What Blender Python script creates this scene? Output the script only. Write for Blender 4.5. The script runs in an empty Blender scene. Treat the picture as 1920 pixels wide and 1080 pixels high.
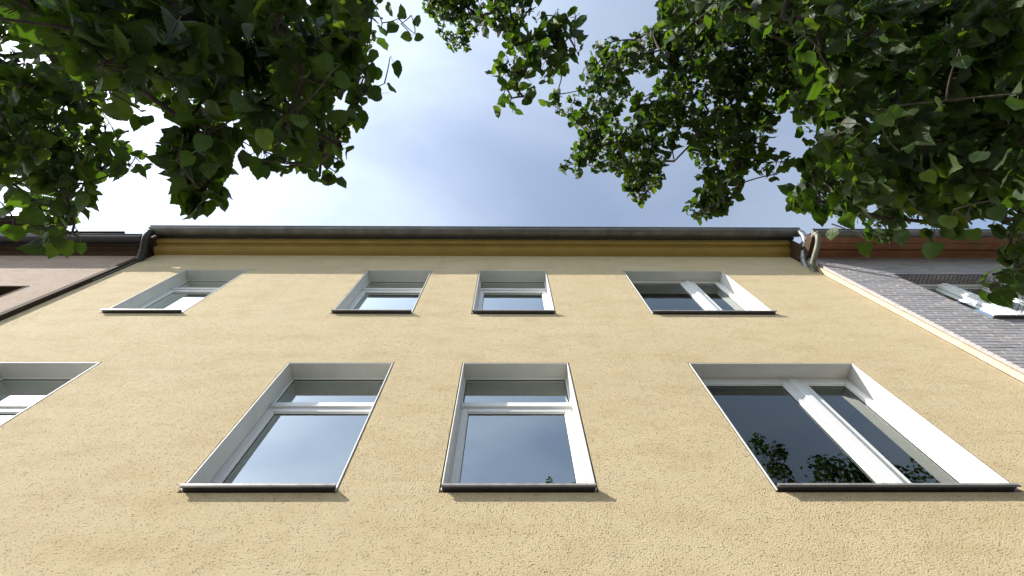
import bpy, math, random
import numpy as np
from mathutils import Vector, Matrix, Quaternion

scene = bpy.context.scene
COL = scene.collection
rnd = random.Random(11)
R = math.radians

# ------------------------------------------------------------------ camera
cam_data = bpy.data.cameras.new("camera")
cam = bpy.data.objects.new("camera", cam_data)
COL.objects.link(cam)
cam_data.sensor_width = 36.0
cam_data.lens = 36.0 * 853.0 / 1920.0
cam_data.clip_start = 0.05
cam_data.clip_end = 2000.0
yaw, pit, rol = R(1.1535), R(67.9814), R(-0.92257)
fw = Vector((math.sin(yaw) * math.cos(pit), math.cos(yaw) * math.cos(pit), math.sin(pit)))
r0 = Vector((math.cos(yaw), -math.sin(yaw), 0))
u0 = r0.cross(fw)
rt = r0 * math.cos(rol) + u0 * math.sin(rol)
up = rt.cross(fw)
CAM = Vector((0, -2.46, 1.6))
cam.matrix_world = Matrix(((rt.x, up.x, -fw.x, CAM.x), (rt.y, up.y, -fw.y, CAM.y),
                           (rt.z, up.z, -fw.z, CAM.z), (0, 0, 0, 1)))
scene.camera = cam

# ------------------------------------------------------------------ light
SUN = Vector((-2.8, -1.0, 2.25)).normalized()          # towards the sun
SUN_EL = math.asin(SUN.z)
SUN_AZ = math.atan2(SUN.x, SUN.y)
scene.view_settings.view_transform = 'Standard'
scene.view_settings.look = 'None'
scene.view_settings.gamma = 1.0
scene.view_settings.use_curve_mapping = False
scene.view_settings.exposure = 1.12

sun_data = bpy.data.lights.new("sun", 'SUN')
sun_data.energy = 5.0
sun_data.angle = R(0.53)
sun_data.color = (1.0, 0.945, 0.86)
sun = bpy.data.objects.new("sun", sun_data)
sun.rotation_mode = 'QUATERNION'
sun.rotation_quaternion = SUN.to_track_quat('Z', 'Y')
sun.location = SUN * 60
COL.objects.link(sun)

world = bpy.data.worlds.new("World")
scene.world = world
world.use_nodes = True
nt = world.node_tree
for n in list(nt.nodes):
    nt.nodes.remove(n)


def nd(tree, kind, **kw):
    n = tree.nodes.new(kind)
    for k, v in kw.items():
        setattr(n, k, v)
    return n


def mth(tree, op, a, b=None, c=None, clamp=False):
    n = tree.nodes.new('ShaderNodeMath')
    n.operation = op
    n.use_clamp = clamp
    for i, v in enumerate((a, b, c)):
        if v is None:
            continue
        if isinstance(v, (int, float)):
            n.inputs[i].default_value = v
        else:
            tree.links.new(v, n.inputs[i])
    return n.outputs[0]


def ramp(tree, src, stops):
    n = tree.nodes.new('ShaderNodeValToRGB')
    cr = n.color_ramp
    while len(cr.elements) < len(stops):
        cr.elements.new(0.5)
    for e, (p, c) in zip(cr.elements, stops):
        e.position = p
        e.color = (c[0], c[1], c[2], 1) if len(c) == 3 else c
    tree.links.new(src, n.inputs[0])
    return n.outputs[0]


def mixc(tree, fac, a, b, blend='MIX'):
    n = tree.nodes.new('ShaderNodeMix')
    n.data_type = 'RGBA'
    n.blend_type = blend
    for sock, v in ((n.inputs[0], fac), (n.inputs[6], a), (n.inputs[7], b)):
        if isinstance(v, (int, float)):
            sock.default_value = v
        elif isinstance(v, (tuple, list)):
            sock.default_value = (v[0], v[1], v[2], 1)
        else:
            tree.links.new(v, sock)
    return n.outputs[2]


sky = nd(nt, 'ShaderNodeTexSky', sky_type='NISHITA', sun_disc=False)
sky.sun_elevation = SUN_EL
sky.sun_rotation = SUN_AZ
sky.altitude = 50
sky.air_density = 1.0
sky.dust_density = 0.9
sky.ozone_density = 1.3
tc = nd(nt, 'ShaderNodeTexCoord')
# angle to the sun drives how brightly the thin cloud veil scatters
dot = nd(nt, 'ShaderNodeVectorMath', operation='DOT_PRODUCT')
nt.links.new(tc.outputs['Generated'], dot.inputs[0])
dot.inputs[1].default_value = SUN
mu = mth(nt, 'MAXIMUM', dot.outputs['Value'], 0.0)
fwd = mth(nt, 'POWER', mu, 3.0)
# high thin cloud: noise on a flat layer far above
sep = nd(nt, 'ShaderNodeSeparateXYZ')
nt.links.new(tc.outputs['Generated'], sep.inputs[0])
zz = mth(nt, 'ADD', mth(nt, 'MAXIMUM', sep.outputs[2], 0.0), 0.12)
cx = mth(nt, 'DIVIDE', sep.outputs[0], zz)
cy = mth(nt, 'DIVIDE', sep.outputs[1], zz)
cmb = nd(nt, 'ShaderNodeCombineXYZ')
nt.links.new(cx, cmb.inputs[0])
nt.links.new(cy, cmb.inputs[1])
mp = nd(nt, 'ShaderNodeMapping')
mp.inputs['Rotation'].default_value = (0, 0, R(35))
mp.inputs['Scale'].default_value = (1.0, 1.9, 1.0)
mp.inputs['Location'].default_value = (2.1, 0.7, 0)
nt.links.new(cmb.outputs[0], mp.inputs[0])
n1 = nd(nt, 'ShaderNodeTexNoise')
n1.inputs['Scale'].default_value = 1.5
n1.inputs['Detail'].default_value = 7
n1.inputs['Roughness'].default_value = 0.5
n1.inputs['Distortion'].default_value = 0.5
nt.links.new(mp.outputs[0], n1.inputs[0])
veil = ramp(nt, n1.outputs[0], [(0.36, (0, 0, 0)), (0.72, (1, 1, 1))])
bw = nd(nt, 'ShaderNodeRGBToBW')
nt.links.new(veil, bw.inputs[0])
cover = mth(nt, 'ADD', mth(nt, 'MULTIPLY', bw.outputs[0], 0.20), 0.16, clamp=True)
fwd2 = mth(nt, 'POWER', mu, 9.0)
glow = mth(nt, 'ADD', mth(nt, 'ADD', mth(nt, 'MULTIPLY', fwd, 10.5), mth(nt, 'MULTIPLY', fwd2, 9.0)), 4.6)
cloudcol = nd(nt, 'ShaderNodeVectorMath', operation='SCALE')
cloudcol.inputs[0].default_value = (0.91, 0.975, 1.03)
nt.links.new(glow, cloudcol.inputs['Scale'])
skycol = mixc(nt, cover, sky.outputs[0], cloudcol.outputs[0])
bg = nd(nt, 'ShaderNodeBackground')
bg.inputs['Strength'].default_value = 0.118
nt.links.new(skycol, bg.inputs['Color'])
wo = nd(nt, 'ShaderNodeOutputWorld')
nt.links.new(bg.outputs[0], wo.inputs['Surface'])

# ------------------------------------------------------------------ materials


def new_mat(name):
    m = bpy.data.materials.new(name)
    m.use_nodes = True
    t = m.node_tree
    for n in list(t.nodes):
        t.nodes.remove(n)
    out = nd(t, 'ShaderNodeOutputMaterial')
    p = nd(t, 'ShaderNodeBsdfPrincipled')
    t.links.new(p.outputs[0], out.inputs['Surface'])
    return m, t, p, out


def pos(t):
    return nd(t, 'ShaderNodeNewGeometry').outputs['Position']


def noise(t, vec, scale, detail=4, rough=0.55, dist=0.0):
    n = nd(t, 'ShaderNodeTexNoise')
    n.inputs['Scale'].default_value = scale
    n.inputs['Detail'].default_value = detail
    n.inputs['Roughness'].default_value = rough
    n.inputs['Distortion'].default_value = dist
    t.links.new(vec, n.inputs['Vector'])
    return n.outputs[0]


def stretch(t, vec, sc):
    m = nd(t, 'ShaderNodeMapping')
    m.inputs['Scale'].default_value = sc
    t.links.new(vec, m.inputs[0])
    return m.outputs[0]


def bump(t, p, height, strength, dist):
    b = nd(t, 'ShaderNodeBump')
    b.inputs['Strength'].default_value = strength
    b.inputs['Distance'].default_value = dist
    t.links.new(height, b.inputs['Height'])
    t.links.new(b.outputs[0], p.inputs['Normal'])
    return b


def render_coat(name, col, col2, grain=92.0, dist=0.005, pit=0.46, strength=0.95):
    """rough-cast wall render: grains and pits in relief, large soft tone changes, faint run-off streaks"""
    m, t, p, o = new_mat(name)
    v = pos(t)
    big = noise(t, v, 0.55, 3, 0.5)
    mid = noise(t, stretch(t, v, (1.0, 1.0, 2.6)), 1.9, 5, 0.62)
    g1 = noise(t, v, grain, 2, 0.5)
    g2 = noise(t, v, grain * 1.7, 4, 0.68)
    g3 = noise(t, v, grain * 0.22, 3, 0.55)
    base = mixc(t, big, col, col2)
    base = mixc(t, ramp(t, mid, [(0.45, (0, 0, 0)), (0.68, (0.6, 0.6, 0.6))]), base,
                tuple(c * q for c, q in zip(col, (0.88, 0.84, 0.80))))
    run = noise(t, stretch(t, v, (5, 5, 0.18)), 1.0, 3, 0.5)
    base = mixc(t, ramp(t, run, [(0.58, (0, 0, 0)), (0.76, (0.28, 0.28, 0.28))]), base, tuple(c * 0.82 for c in col))
    sp = nd(t, 'ShaderNodeTexVoronoi')
    sp.inputs['Scale'].default_value = 1.3
    t.links.new(v, sp.inputs['Vector'])
    base = mixc(t, ramp(t, sp.outputs['Distance'], [(0.012, (0.75, 0.75, 0.75)), (0.022, (0, 0, 0))]), base,
                (0.09, 0.07, 0.05))
    # pits scraped out of the coat: where two noises are both low
    lo = mth(t, 'ADD', g1, mth(t, 'MULTIPLY', mth(t, 'SUBTRACT', g3, 0.5), 0.35))
    pitmask = ramp(t, lo, [(0.32, (0, 0, 0)), (0.43, (1, 1, 1))])
    base = mixc(t, 1.0, base, ramp(t, lo, [(0.31, (1 - pit,) * 3), (0.41, (1, 1, 1))]), 'MULTIPLY')
    fine = ramp(t, g2, [(0.3, (0.84, 0.82, 0.80)), (0.7, (1.10, 1.10, 1.10))])
    base = mixc(t, 1.0, base, fine, 'MULTIPLY')
    t.links.new(base, p.inputs['Base Color'])
    p.inputs['Roughness'].default_value = 0.9
    p.inputs['Specular IOR Level'].default_value = 0.08
    p.inputs['Diffuse Roughness'].default_value = 0.12
    pb = nd(t, 'ShaderNodeRGBToBW')
    t.links.new(pitmask, pb.inputs[0])
    h = mth(t, 'ADD', mth(t, 'MULTIPLY', pb.outputs[0], 0.9), mth(t, 'MULTIPLY', g2, 1.5))
    h = mth(t, 'ADD', h, mth(t, 'MULTIPLY', g1, 0.8))
    h = mth(t, 'ADD', h, mth(t, 'MULTIPLY', noise(t, v, 1.6, 2), 2.0))
    bump(t, p, h, strength, dist)
    return m


def plain(name, col, rough=0.5, metal=0.0, var=0.12, scale=6.0, bmp=0.0, spec=0.5):
    m, t, p, o = new_mat(name)
    v = pos(t)
    n = noise(t, v, scale, 5, 0.6)
    d = tuple(c * (1 - var) for c in col)
    l = tuple(min(1, c * (1 + var)) for c in col)
    t.links.new(ramp(t, n, [(0.3, d), (0.7, l)]), p.inputs['Base Color'])
    p.inputs['Roughness'].default_value = rough
    p.inputs['Metallic'].default_value = metal
    p.inputs['Specular IOR Level'].default_value = spec
    if bmp:
        bump(t, p, noise(t, v, scale * 9, 3), 0.5, bmp)
    return m


M = {}
M['yellow'] = render_coat("ochre_render", (0.575, 0.47, 0.288), (0.625, 0.53, 0.355))
M['pink'] = render_coat("pinkish_render", (0.42, 0.33, 0.265), (0.46, 0.37, 0.305), grain=70, dist=0.006, pit=0.3)
M['cream'] = render_coat("cream_render", (0.50, 0.42, 0.315), (0.54, 0.46, 0.35), grain=80, dist=0.003, pit=0.2)
M['white'] = plain("white_paint", (0.55, 0.55, 0.52), 0.55, var=0.05, scale=5, bmp=0.0012)
M['frame'] = plain("white_frame_plastic", (0.70, 0.70, 0.69), 0.32, var=0.02, scale=3)
M['gasket'] = plain("black_gasket", (0.018, 0.018, 0.02), 0.6)
M['sill'] = plain("dark_sill_metal", (0.10, 0.095, 0.09), 0.42, 0.3, var=0.2, scale=14)
M['sill_lip'] = plain("lit_sill_edge", (0.33, 0.31, 0.29), 0.45, 0.3, var=0.25, scale=18)  # paler than the sill: the lip's lit look is put into its colour
M['ochre'] = plain("ochre_gloss_paint", (0.30, 0.21, 0.045), 0.45, var=0.12, scale=2.5, bmp=0.0006)
M['old_zinc'] = plain("dull_greenish_zinc", (0.15, 0.155, 0.125), 0.55, 0.4, var=0.3, scale=9)
M['gutter'] = plain("weathered_dark_zinc", (0.135, 0.135, 0.125), 0.5, 0.5, var=0.3, scale=5)
M['black'] = plain("black_metal", (0.02, 0.02, 0.022), 0.45, 0.2, var=0.3, scale=7)
M['zinc'] = plain("bright_zinc", (0.21, 0.22, 0.215), 0.42, 0.6, var=0.25, scale=9)
M['brown'] = plain("dark_brown_paint", (0.055, 0.037, 0.025), 0.9, var=0.2, scale=6, spec=0.1)
M['lintel_brown'] = plain("dark_brown_stain", (0.045, 0.026, 0.013), 0.85, var=0.2, scale=6, spec=0.1)
M['redwood'] = plain("red_brown_board", (0.23, 0.098, 0.042), 0.5, var=0.3, scale=3.5, bmp=0.0008)
M['roof'] = plain("dark_roof_tile", (0.06, 0.05, 0.048), 0.7, var=0.25, scale=4)
M['mortar'] = plain("grey_mortar", (0.275, 0.262, 0.26), 0.9, var=0.15, scale=30, bmp=0.002)
M['curtain'] = plain("net_curtain", (0.80, 0.82, 0.82), 0.9, var=0.03, scale=3)
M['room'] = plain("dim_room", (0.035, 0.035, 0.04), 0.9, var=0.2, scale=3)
M['soil'] = plain("soil", (0.06, 0.045, 0.03), 0.95, var=0.3, scale=20, bmp=0.01)


def brick_mat():
    m, t, p, o = new_mat("grey_violet_clinker")
    g = nd(t, 'ShaderNodeNewGeometry')
    oi = nd(t, 'ShaderNodeObjectInfo')
    r = mth(t, 'FRACT', mth(t, 'ADD', g.outputs['Random Per Island'], mth(t, 'MULTIPLY', oi.outputs['Random'], 7.31)))
    c = ramp(t, r, [(0.0, (0.225, 0.215, 0.218)), (0.25, (0.265, 0.252, 0.258)), (0.5, (0.295, 0.27, 0.268)),
                    (0.75, (0.265, 0.262, 0.278)), (1.0, (0.33, 0.305, 0.298))])
    n = noise(t, g.outputs['Position'], 35, 5, 0.65)
    c = mixc(t, 1.0, c, ramp(t, n, [(0.25, (0.72, 0.72, 0.72)), (0.75, (1.2, 1.2, 1.2))]), 'MULTIPLY')
    t.links.new(c, p.inputs['Base Color'])
    p.inputs['Roughness'].default_value = 0.75
    bump(t, p, n, 0.7, 0.005)
    return m


M['brick'] = brick_mat()


def glass_mat(name, ior, gain, tint):
    m, t, p, o = new_mat(name)
    t.nodes.remove(p)
    fr = nd(t, 'ShaderNodeFresnel')
    fr.inputs['IOR'].default_value = ior
    f = mth(t, 'MULTIPLY', fr.outputs[0], gain, clamp=True)      # two panes of a sealed unit
    gl = nd(t, 'ShaderNodeBsdfGlossy')
    gl.inputs['Roughness'].default_value = 0.0
    gl.inputs['Color'].default_value = (0.93, 1.0, 0.985, 1)
    tr = nd(t, 'ShaderNodeBsdfTransparent')
    tr.inputs['Color'].default_value = (*tint, 1)
    b = nd(t, 'ShaderNodeBump')
    b.inputs['Strength'].default_value = 0.25
    b.inputs['Distance'].default_value = 0.004
    t.links.new(noise(t, pos(t), 1.7, 1, 0.4), b.inputs['Height'])
    t.links.new(b.outputs[0], gl.inputs['Normal'])
    mx = nd(t, 'ShaderNodeMixShader')
    t.links.new(f, mx.inputs[0])
    t.links.new(tr.outputs[0], mx.inputs[1])
    t.links.new(gl.outputs[0], mx.inputs[2])
    t.links.new(mx.outputs[0], o.inputs['Surface'])
    return m


M['glass'] = glass_mat("coated_glass", 1.95, 3.4, (0.86, 0.89, 0.88))
M['clear_glass'] = glass_mat("clear_glass", 1.5, 2.0, (0.70, 0.74, 0.76))


def leaf_mat():
    m, t, p, o = new_mat("lime_leaf")
    g = nd(t, 'ShaderNodeNewGeometry')
    oi = nd(t, 'ShaderNodeObjectInfo')
    r = mth(t, 'FRACT', mth(t, 'ADD', g.outputs['Random Per Island'], mth(t, 'MULTIPLY', oi.outputs['Random'], 5.17)))
    top = ramp(t, r, [(0.0, (0.009, 0.021, 0.005)), (0.45, (0.015, 0.034, 0.006)), (0.8, (0.026, 0.055, 0.009)),
                      (1.0, (0.042, 0.072, 0.012))])
    uv = nd(t, 'ShaderNodeUVMap')
    uv.uv_map = 'leaf_uv'
    su = nd(t, 'ShaderNodeSeparateXYZ')
    t.links.new(uv.outputs[0], su.inputs[0])
    ax = mth(t, 'ABSOLUTE', mth(t, 'SUBTRACT', su.outputs[0], 0.5))
    ph = mth(t, 'FRACT', mth(t, 'MULTIPLY', mth(t, 'SUBTRACT', su.outputs[1], mth(t, 'MULTIPLY', ax, 0.85)), 7.0))
    side = mth(t, 'SUBTRACT', 1.0, mth(t, 'MULTIPLY', mth(t, 'ABSOLUTE', mth(t, 'SUBTRACT', ph, 0.5)), 9.0), clamp=True)
    midrib = mth(t, 'SUBTRACT', 1.0, mth(t, 'MULTIPLY', ax, 34.0), clamp=True)
    vein = mth(t, 'MAXIMUM', mth(t, 'MULTIPLY', side, 0.7), midrib)
    top = mixc(t, mth(t, 'MULTIPLY', vein, 0.45), top, (0.085, 0.12, 0.045))
    under = mixc(t, 0.45, top, (0.045, 0.06, 0.032))
    c = mixc(t, g.outputs['Backfacing'], top, under)
    n = noise(t, g.outputs['Position'], 70, 3, 0.6)
    c = mixc(t, 1.0, c, ramp(t, n, [(0.3, (0.85, 0.85, 0.85)), (0.7, (1.15, 1.15, 1.1))]), 'MULTIPLY')
    t.links.new(c, p.inputs['Base Color'])
    p.inputs['Roughness'].default_value = 0.5
    p.inputs['Specular IOR Level'].default_value = 0.26
    bump(t, p, mth(t, 'ADD', mth(t, 'MULTIPLY', vein, -1.0), mth(t, 'MULTIPLY', n, 0.8)), 0.6, 0.003)
    tl = nd(t, 'ShaderNodeBsdfTranslucent')
    tcol = ramp(t, r, [(0.0, (0.045, 0.105, 0.005)), (0.7, (0.085, 0.175, 0.008)), (1.0, (0.17, 0.27, 0.013))])
    t.links.new(tcol, tl.inputs['Color'])
    mx = nd(t, 'ShaderNodeMixShader')
    mx.inputs[0].default_value = 0.34
    t.links.new(p.outputs[0], mx.inputs[1])
    t.links.new(tl.outputs[0], mx.inputs[2])
    t.links.new(mx.outputs[0], o.inputs['Surface'])
    return m


M['leaf'] = leaf_mat()
M['stalk'] = plain("leaf_stalk", (0.075, 0.085, 0.03), 0.5, var=0.1)


def bark_mat():
    m, t, p, o = new_mat("grey_brown_bark")
    v = pos(t)
    n = noise(t, stretch(t, v, (1, 1, 0.25)), 28, 5, 0.65, 0.5)
    t.links.new(ramp(t, n, [(0.3, (0.018, 0.014, 0.011)), (0.7, (0.062, 0.05, 0.04))]), p.inputs['Base Color'])
    p.inputs['Roughness'].default_value = 0.9
    bump(t, p, n, 0.9, 0.02)
    return m


M['bark'] = bark_mat()


def paving_mat(name, col, sx, sy):
    m, t, p, o = new_mat(name)
    b = nd(t, 'ShaderNodeTexBrick')
    b.inputs['Scale'].default_value = 1.0
    b.inputs['Brick Width'].default_value = sx
    b.inputs['Row Height'].default_value = sy
    b.inputs['Mortar Size'].default_value = 0.006
    b.inputs['Color1'].default_value = (*col, 1)
    b.inputs['Color2'].default_value = (*[c * 0.85 for c in col], 1)
    b.inputs['Mortar'].default_value = (0.06, 0.055, 0.05, 1)
    t.links.new(pos(t), b.inputs['Vector'])
    n = noise(t, pos(t), 3.0, 6, 0.6)
    c = mixc(t, 1.0, b.outputs[0], ramp(t, n, [(0.3, (0.75, 0.75, 0.75)), (0.7, (1.15, 1.15, 1.15))]), 'MULTIPLY')
    t.links.new(c, p.inputs['Base Color'])
    p.inputs['Roughness'].default_value = 0.85
    bump(t, p, mth(t, 'ADD', mth(t, 'MULTIPLY', b.outputs['Fac'], -1.0), mth(t, 'MULTIPLY', n, 0.3)), 0.6, 0.008)
    return m


M['paving'] = paving_mat("granite_slabs", (0.20, 0.195, 0.18), 0.8, 0.8)
M['asphalt'] = plain("asphalt", (0.05, 0.05, 0.052), 0.9, var=0.25, scale=25, bmp=0.006)
M['kerb'] = plain("granite_kerb", (0.27, 0.265, 0.255), 0.8, var=0.2, scale=30, bmp=0.003)
M['earth'] = plain("town_ground", (0.12, 0.115, 0.10), 0.95, var=0.25, scale=0.5)

# ------------------------------------------------------------------ mesh helpers


class MB:
    """collects shapes and links them as one mesh object"""

    def __init__(self):
        self.v, self.f, self.mi, self.mats = [], [], [], []

    def _m(self, mat):
        if mat not in self.mats:
            self.mats.append(mat)
        return self.mats.index(mat)

    def quad(self, a, b, c, d, mat):
        i = len(self.v)
        self.v += [a, b, c, d]
        self.f.append((i, i + 1, i + 2, i + 3))
        self.mi.append(self._m(mat))

    def box(self, x0, x1, y0, y1, z0, z1, mat):
        i = len(self.v)
        self.v += [(x, y, z) for z in (z0, z1) for y in (y0, y1) for x in (x0, x1)]
        for q in ((0, 2, 3, 1), (4, 5, 7, 6), (0, 1, 5, 4), (2, 6, 7, 3), (0, 4, 6, 2), (1, 3, 7, 5)):
            self.f.append(tuple(i + k for k in q))
            self.mi.append(self._m(mat))

    def frame(self, x0, x1, z0, z1, w, y0, y1, mat, wt=None, wb=None):
        """a flat ring in the wall plane: stiles between rails, butted"""
        wt = w if wt is None else wt
        wb = w if wb is None else wb
        self.box(x0, x0 + w, y0, y1, z0, z1, mat)
        self.box(x1 - w, x1, y0, y1, z0, z1, mat)
        self.box(x0 + w, x1 - w, y0, y1, z1 - wt, z1, mat)
        self.box(x0 + w, x1 - w, y0, y1, z0, z0 + wb, mat)

    def extrude_x(self, prof, x0, x1, mat, caps=True):
        """profile of (y, z) pulled along x"""
        n = len(prof)
        i = len(self.v)
        self.v += [(x0, y, z) for y, z in prof] + [(x1, y, z) for y, z in prof]
        for k in range(n):
            j = (k + 1) % n
            self.f.append((i + k, i + j, i + n + j, i + n + k))
            self.mi.append(self._m(mat))
        if caps:
            self.f.append(tuple(i + k for k in reversed(range(n))))
            self.f.append(tuple(i + n + k for k in range(n)))
            self.mi += [self._m(mat)] * 2

    def tube(self, pts, rad, mat, seg=8, caps=True):
        pts = [Vector(p) for p in pts]
        rads = rad if isinstance(rad, (list, tuple)) else [rad] * len(pts)
        i = len(self.v)
        ref = Vector((0.31, 0.52, 0.79)).normalized()
        for k, p in enumerate(pts):
            a = pts[max(0, k - 1)]
            b = pts[min(len(pts) - 1, k + 1)]
            d = (b - a).normalized()
            s = d.cross(ref)
            if s.length < 1e-4:
                s = d.cross(Vector((1, 0, 0)))
            s.normalize()
            q = s.cross(d)
            for j in range(seg):
                an = 2 * math.pi * j / seg
                self.v.append(tuple(p + (s * math.cos(an) + q * math.sin(an)) * rads[k]))
        for k in range(len(pts) - 1):
            for j in range(seg):
                j2 = (j + 1) % seg
                self.f.append((i + k * seg + j, i + k * seg + j2, i + (k + 1) * seg + j2, i + (k + 1) * seg + j))
                self.mi.append(self._m(mat))
        if caps:
            self.f.append(tuple(i + j for j in reversed(range(seg))))
            e = i + (len(pts) - 1) * seg
            self.f.append(tuple(e + j for j in range(seg)))
            self.mi += [self._m(mat)] * 2

    def mesh(self, name):
        me = bpy.data.meshes.new(name)
        me.from_pydata(self.v, [], self.f)
        for mt in self.mats:
            me.materials.append(mt)
        me.polygons.foreach_set('material_index', self.mi)
        me.update()
        return me

    def build(self, name, parent=None, bevel=0.0, smooth=False):
        o = bpy.data.objects.new(name, self.mesh(name))
        COL.objects.link(o)
        if parent:
            o.parent = parent
        if smooth:
            o.data.polygons.foreach_set('use_smooth', [True] * len(o.data.polygons))
        if bevel:
            b = o.modifiers.new("bevel", 'BEVEL')
            b.width = bevel
            b.segments = 2
            b.limit_method = 'ANGLE'
        return o


def thing(name, label, cat, loc=(0, 0, 0), group=None):
    o = bpy.data.objects.new(name, None)
    o.location = loc
    o['label'] = label
    o['category'] = cat
    if group:
        o['group'] = group
    COL.objects.link(o)
    return o


def structure(o):
    o['kind'] = 'structure'
    return o


# ------------------------------------------------------------------ ground
mb = MB()
mb.quad((-700, -700, -0.16), (700, -700, -0.16), (700, 700, -0.16), (-700, 700, -0.16), M['earth'])
structure(mb.build('ground'))
mb = MB()
mb.box(-90, 90, -6.2, 0.0, -0.15, 0.0, M['paving'])
structure(mb.build('pavement'))
mb = MB()
mb.box(-90, 90, -6.36, -6.203, -0.15, 0.004, M['kerb'])
structure(mb.build('kerb', bevel=0.012))
mb = MB()
mb.quad((-90, -14.5, -0.13), (90, -14.5, -0.13), (90, -6.36, -0.13), (-90, -6.36, -0.13), M['asphalt'])
structure(mb.build('road'))

# ------------------------------------------------------------------ wall with openings


def wall_panel(mb, x0, x1, z0, z1, y, holes, mat, depth=0.32):
    """front face at y with rectangular holes whose cut sides go back by depth"""
    xs = sorted({x0, x1, *[h[0] for h in holes], *[h[1] for h in holes]})
    zs = sorted({z0, z1, *[h[2] for h in holes], *[h[3] for h in holes]})
    for i in range(len(xs) - 1):
        for k in range(len(zs) - 1):
            a, b, c, d = xs[i], xs[i + 1], zs[k], zs[k + 1]
            mx_, mz_ = (a + b) / 2, (c + d) / 2
            if any(h[0] < mx_ < h[1] and h[2] < mz_ < h[3] for h in holes):
                continue
            mb.quad((a, y, c), (b, y, c), (b, y, d), (a, y, d), mat)
    for h in holes:
        a, b, c, d = h
        e = y + depth
        mb.quad((a, y, c), (a, y, d), (a, e, d), (a, e, c), mat)
        mb.quad((b, y, d), (b, y, c), (b, e, c), (b, e, d), mat)
        mb.quad((a, y, d), (b, y, d), (b, e, d), (a, e, d), mat)
        mb.quad((b, y, c), (a, y, c), (a, e, c), (b, e, c), mat)


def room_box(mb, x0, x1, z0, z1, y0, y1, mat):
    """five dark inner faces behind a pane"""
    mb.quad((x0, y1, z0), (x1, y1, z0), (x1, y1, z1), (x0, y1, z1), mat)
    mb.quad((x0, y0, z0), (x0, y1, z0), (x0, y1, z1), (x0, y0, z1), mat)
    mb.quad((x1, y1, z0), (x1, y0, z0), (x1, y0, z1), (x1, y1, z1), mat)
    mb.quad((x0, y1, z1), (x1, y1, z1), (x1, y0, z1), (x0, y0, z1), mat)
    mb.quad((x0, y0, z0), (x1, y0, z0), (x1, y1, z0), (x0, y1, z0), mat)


def pane_obj(parent, x0, x1, z0, z1, y, mat='glass'):
    mb = MB()
    mb.box(x0, x1, y, y + 0.006, z0, z1, M[mat])
    # thin black gasket round the glass
    mb.frame(x0, x1, z0, z1, 0.008, y - 0.004, y - 0.0005, M['gasket'])
    return mb.build('pane', parent)


def curtain_obj(parent, x0, x1, z0, z1, y, amp=0.018):
    mb = MB()
    n = 60
    r = random.Random(int(x0 * 100) + int(z0 * 10))
    ph = r.uniform(0, 6)
    ys = [y + amp * (math.sin(k * 0.9 + ph) + 0.5 * math.sin(k * 2.1 + 2 * ph)) for k in range(n + 1)]
    for k in range(n):
        a = x0 + (x1 - x0) * k / n
        b = x0 + (x1 - x0) * (k + 1) / n
        mb.quad((a, ys[k], z0), (b, ys[k + 1], z0), (b, ys[k + 1], z1), (a, ys[k], z1), M['curtain'])
    return mb.build('curtain', parent, smooth=True)


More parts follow.
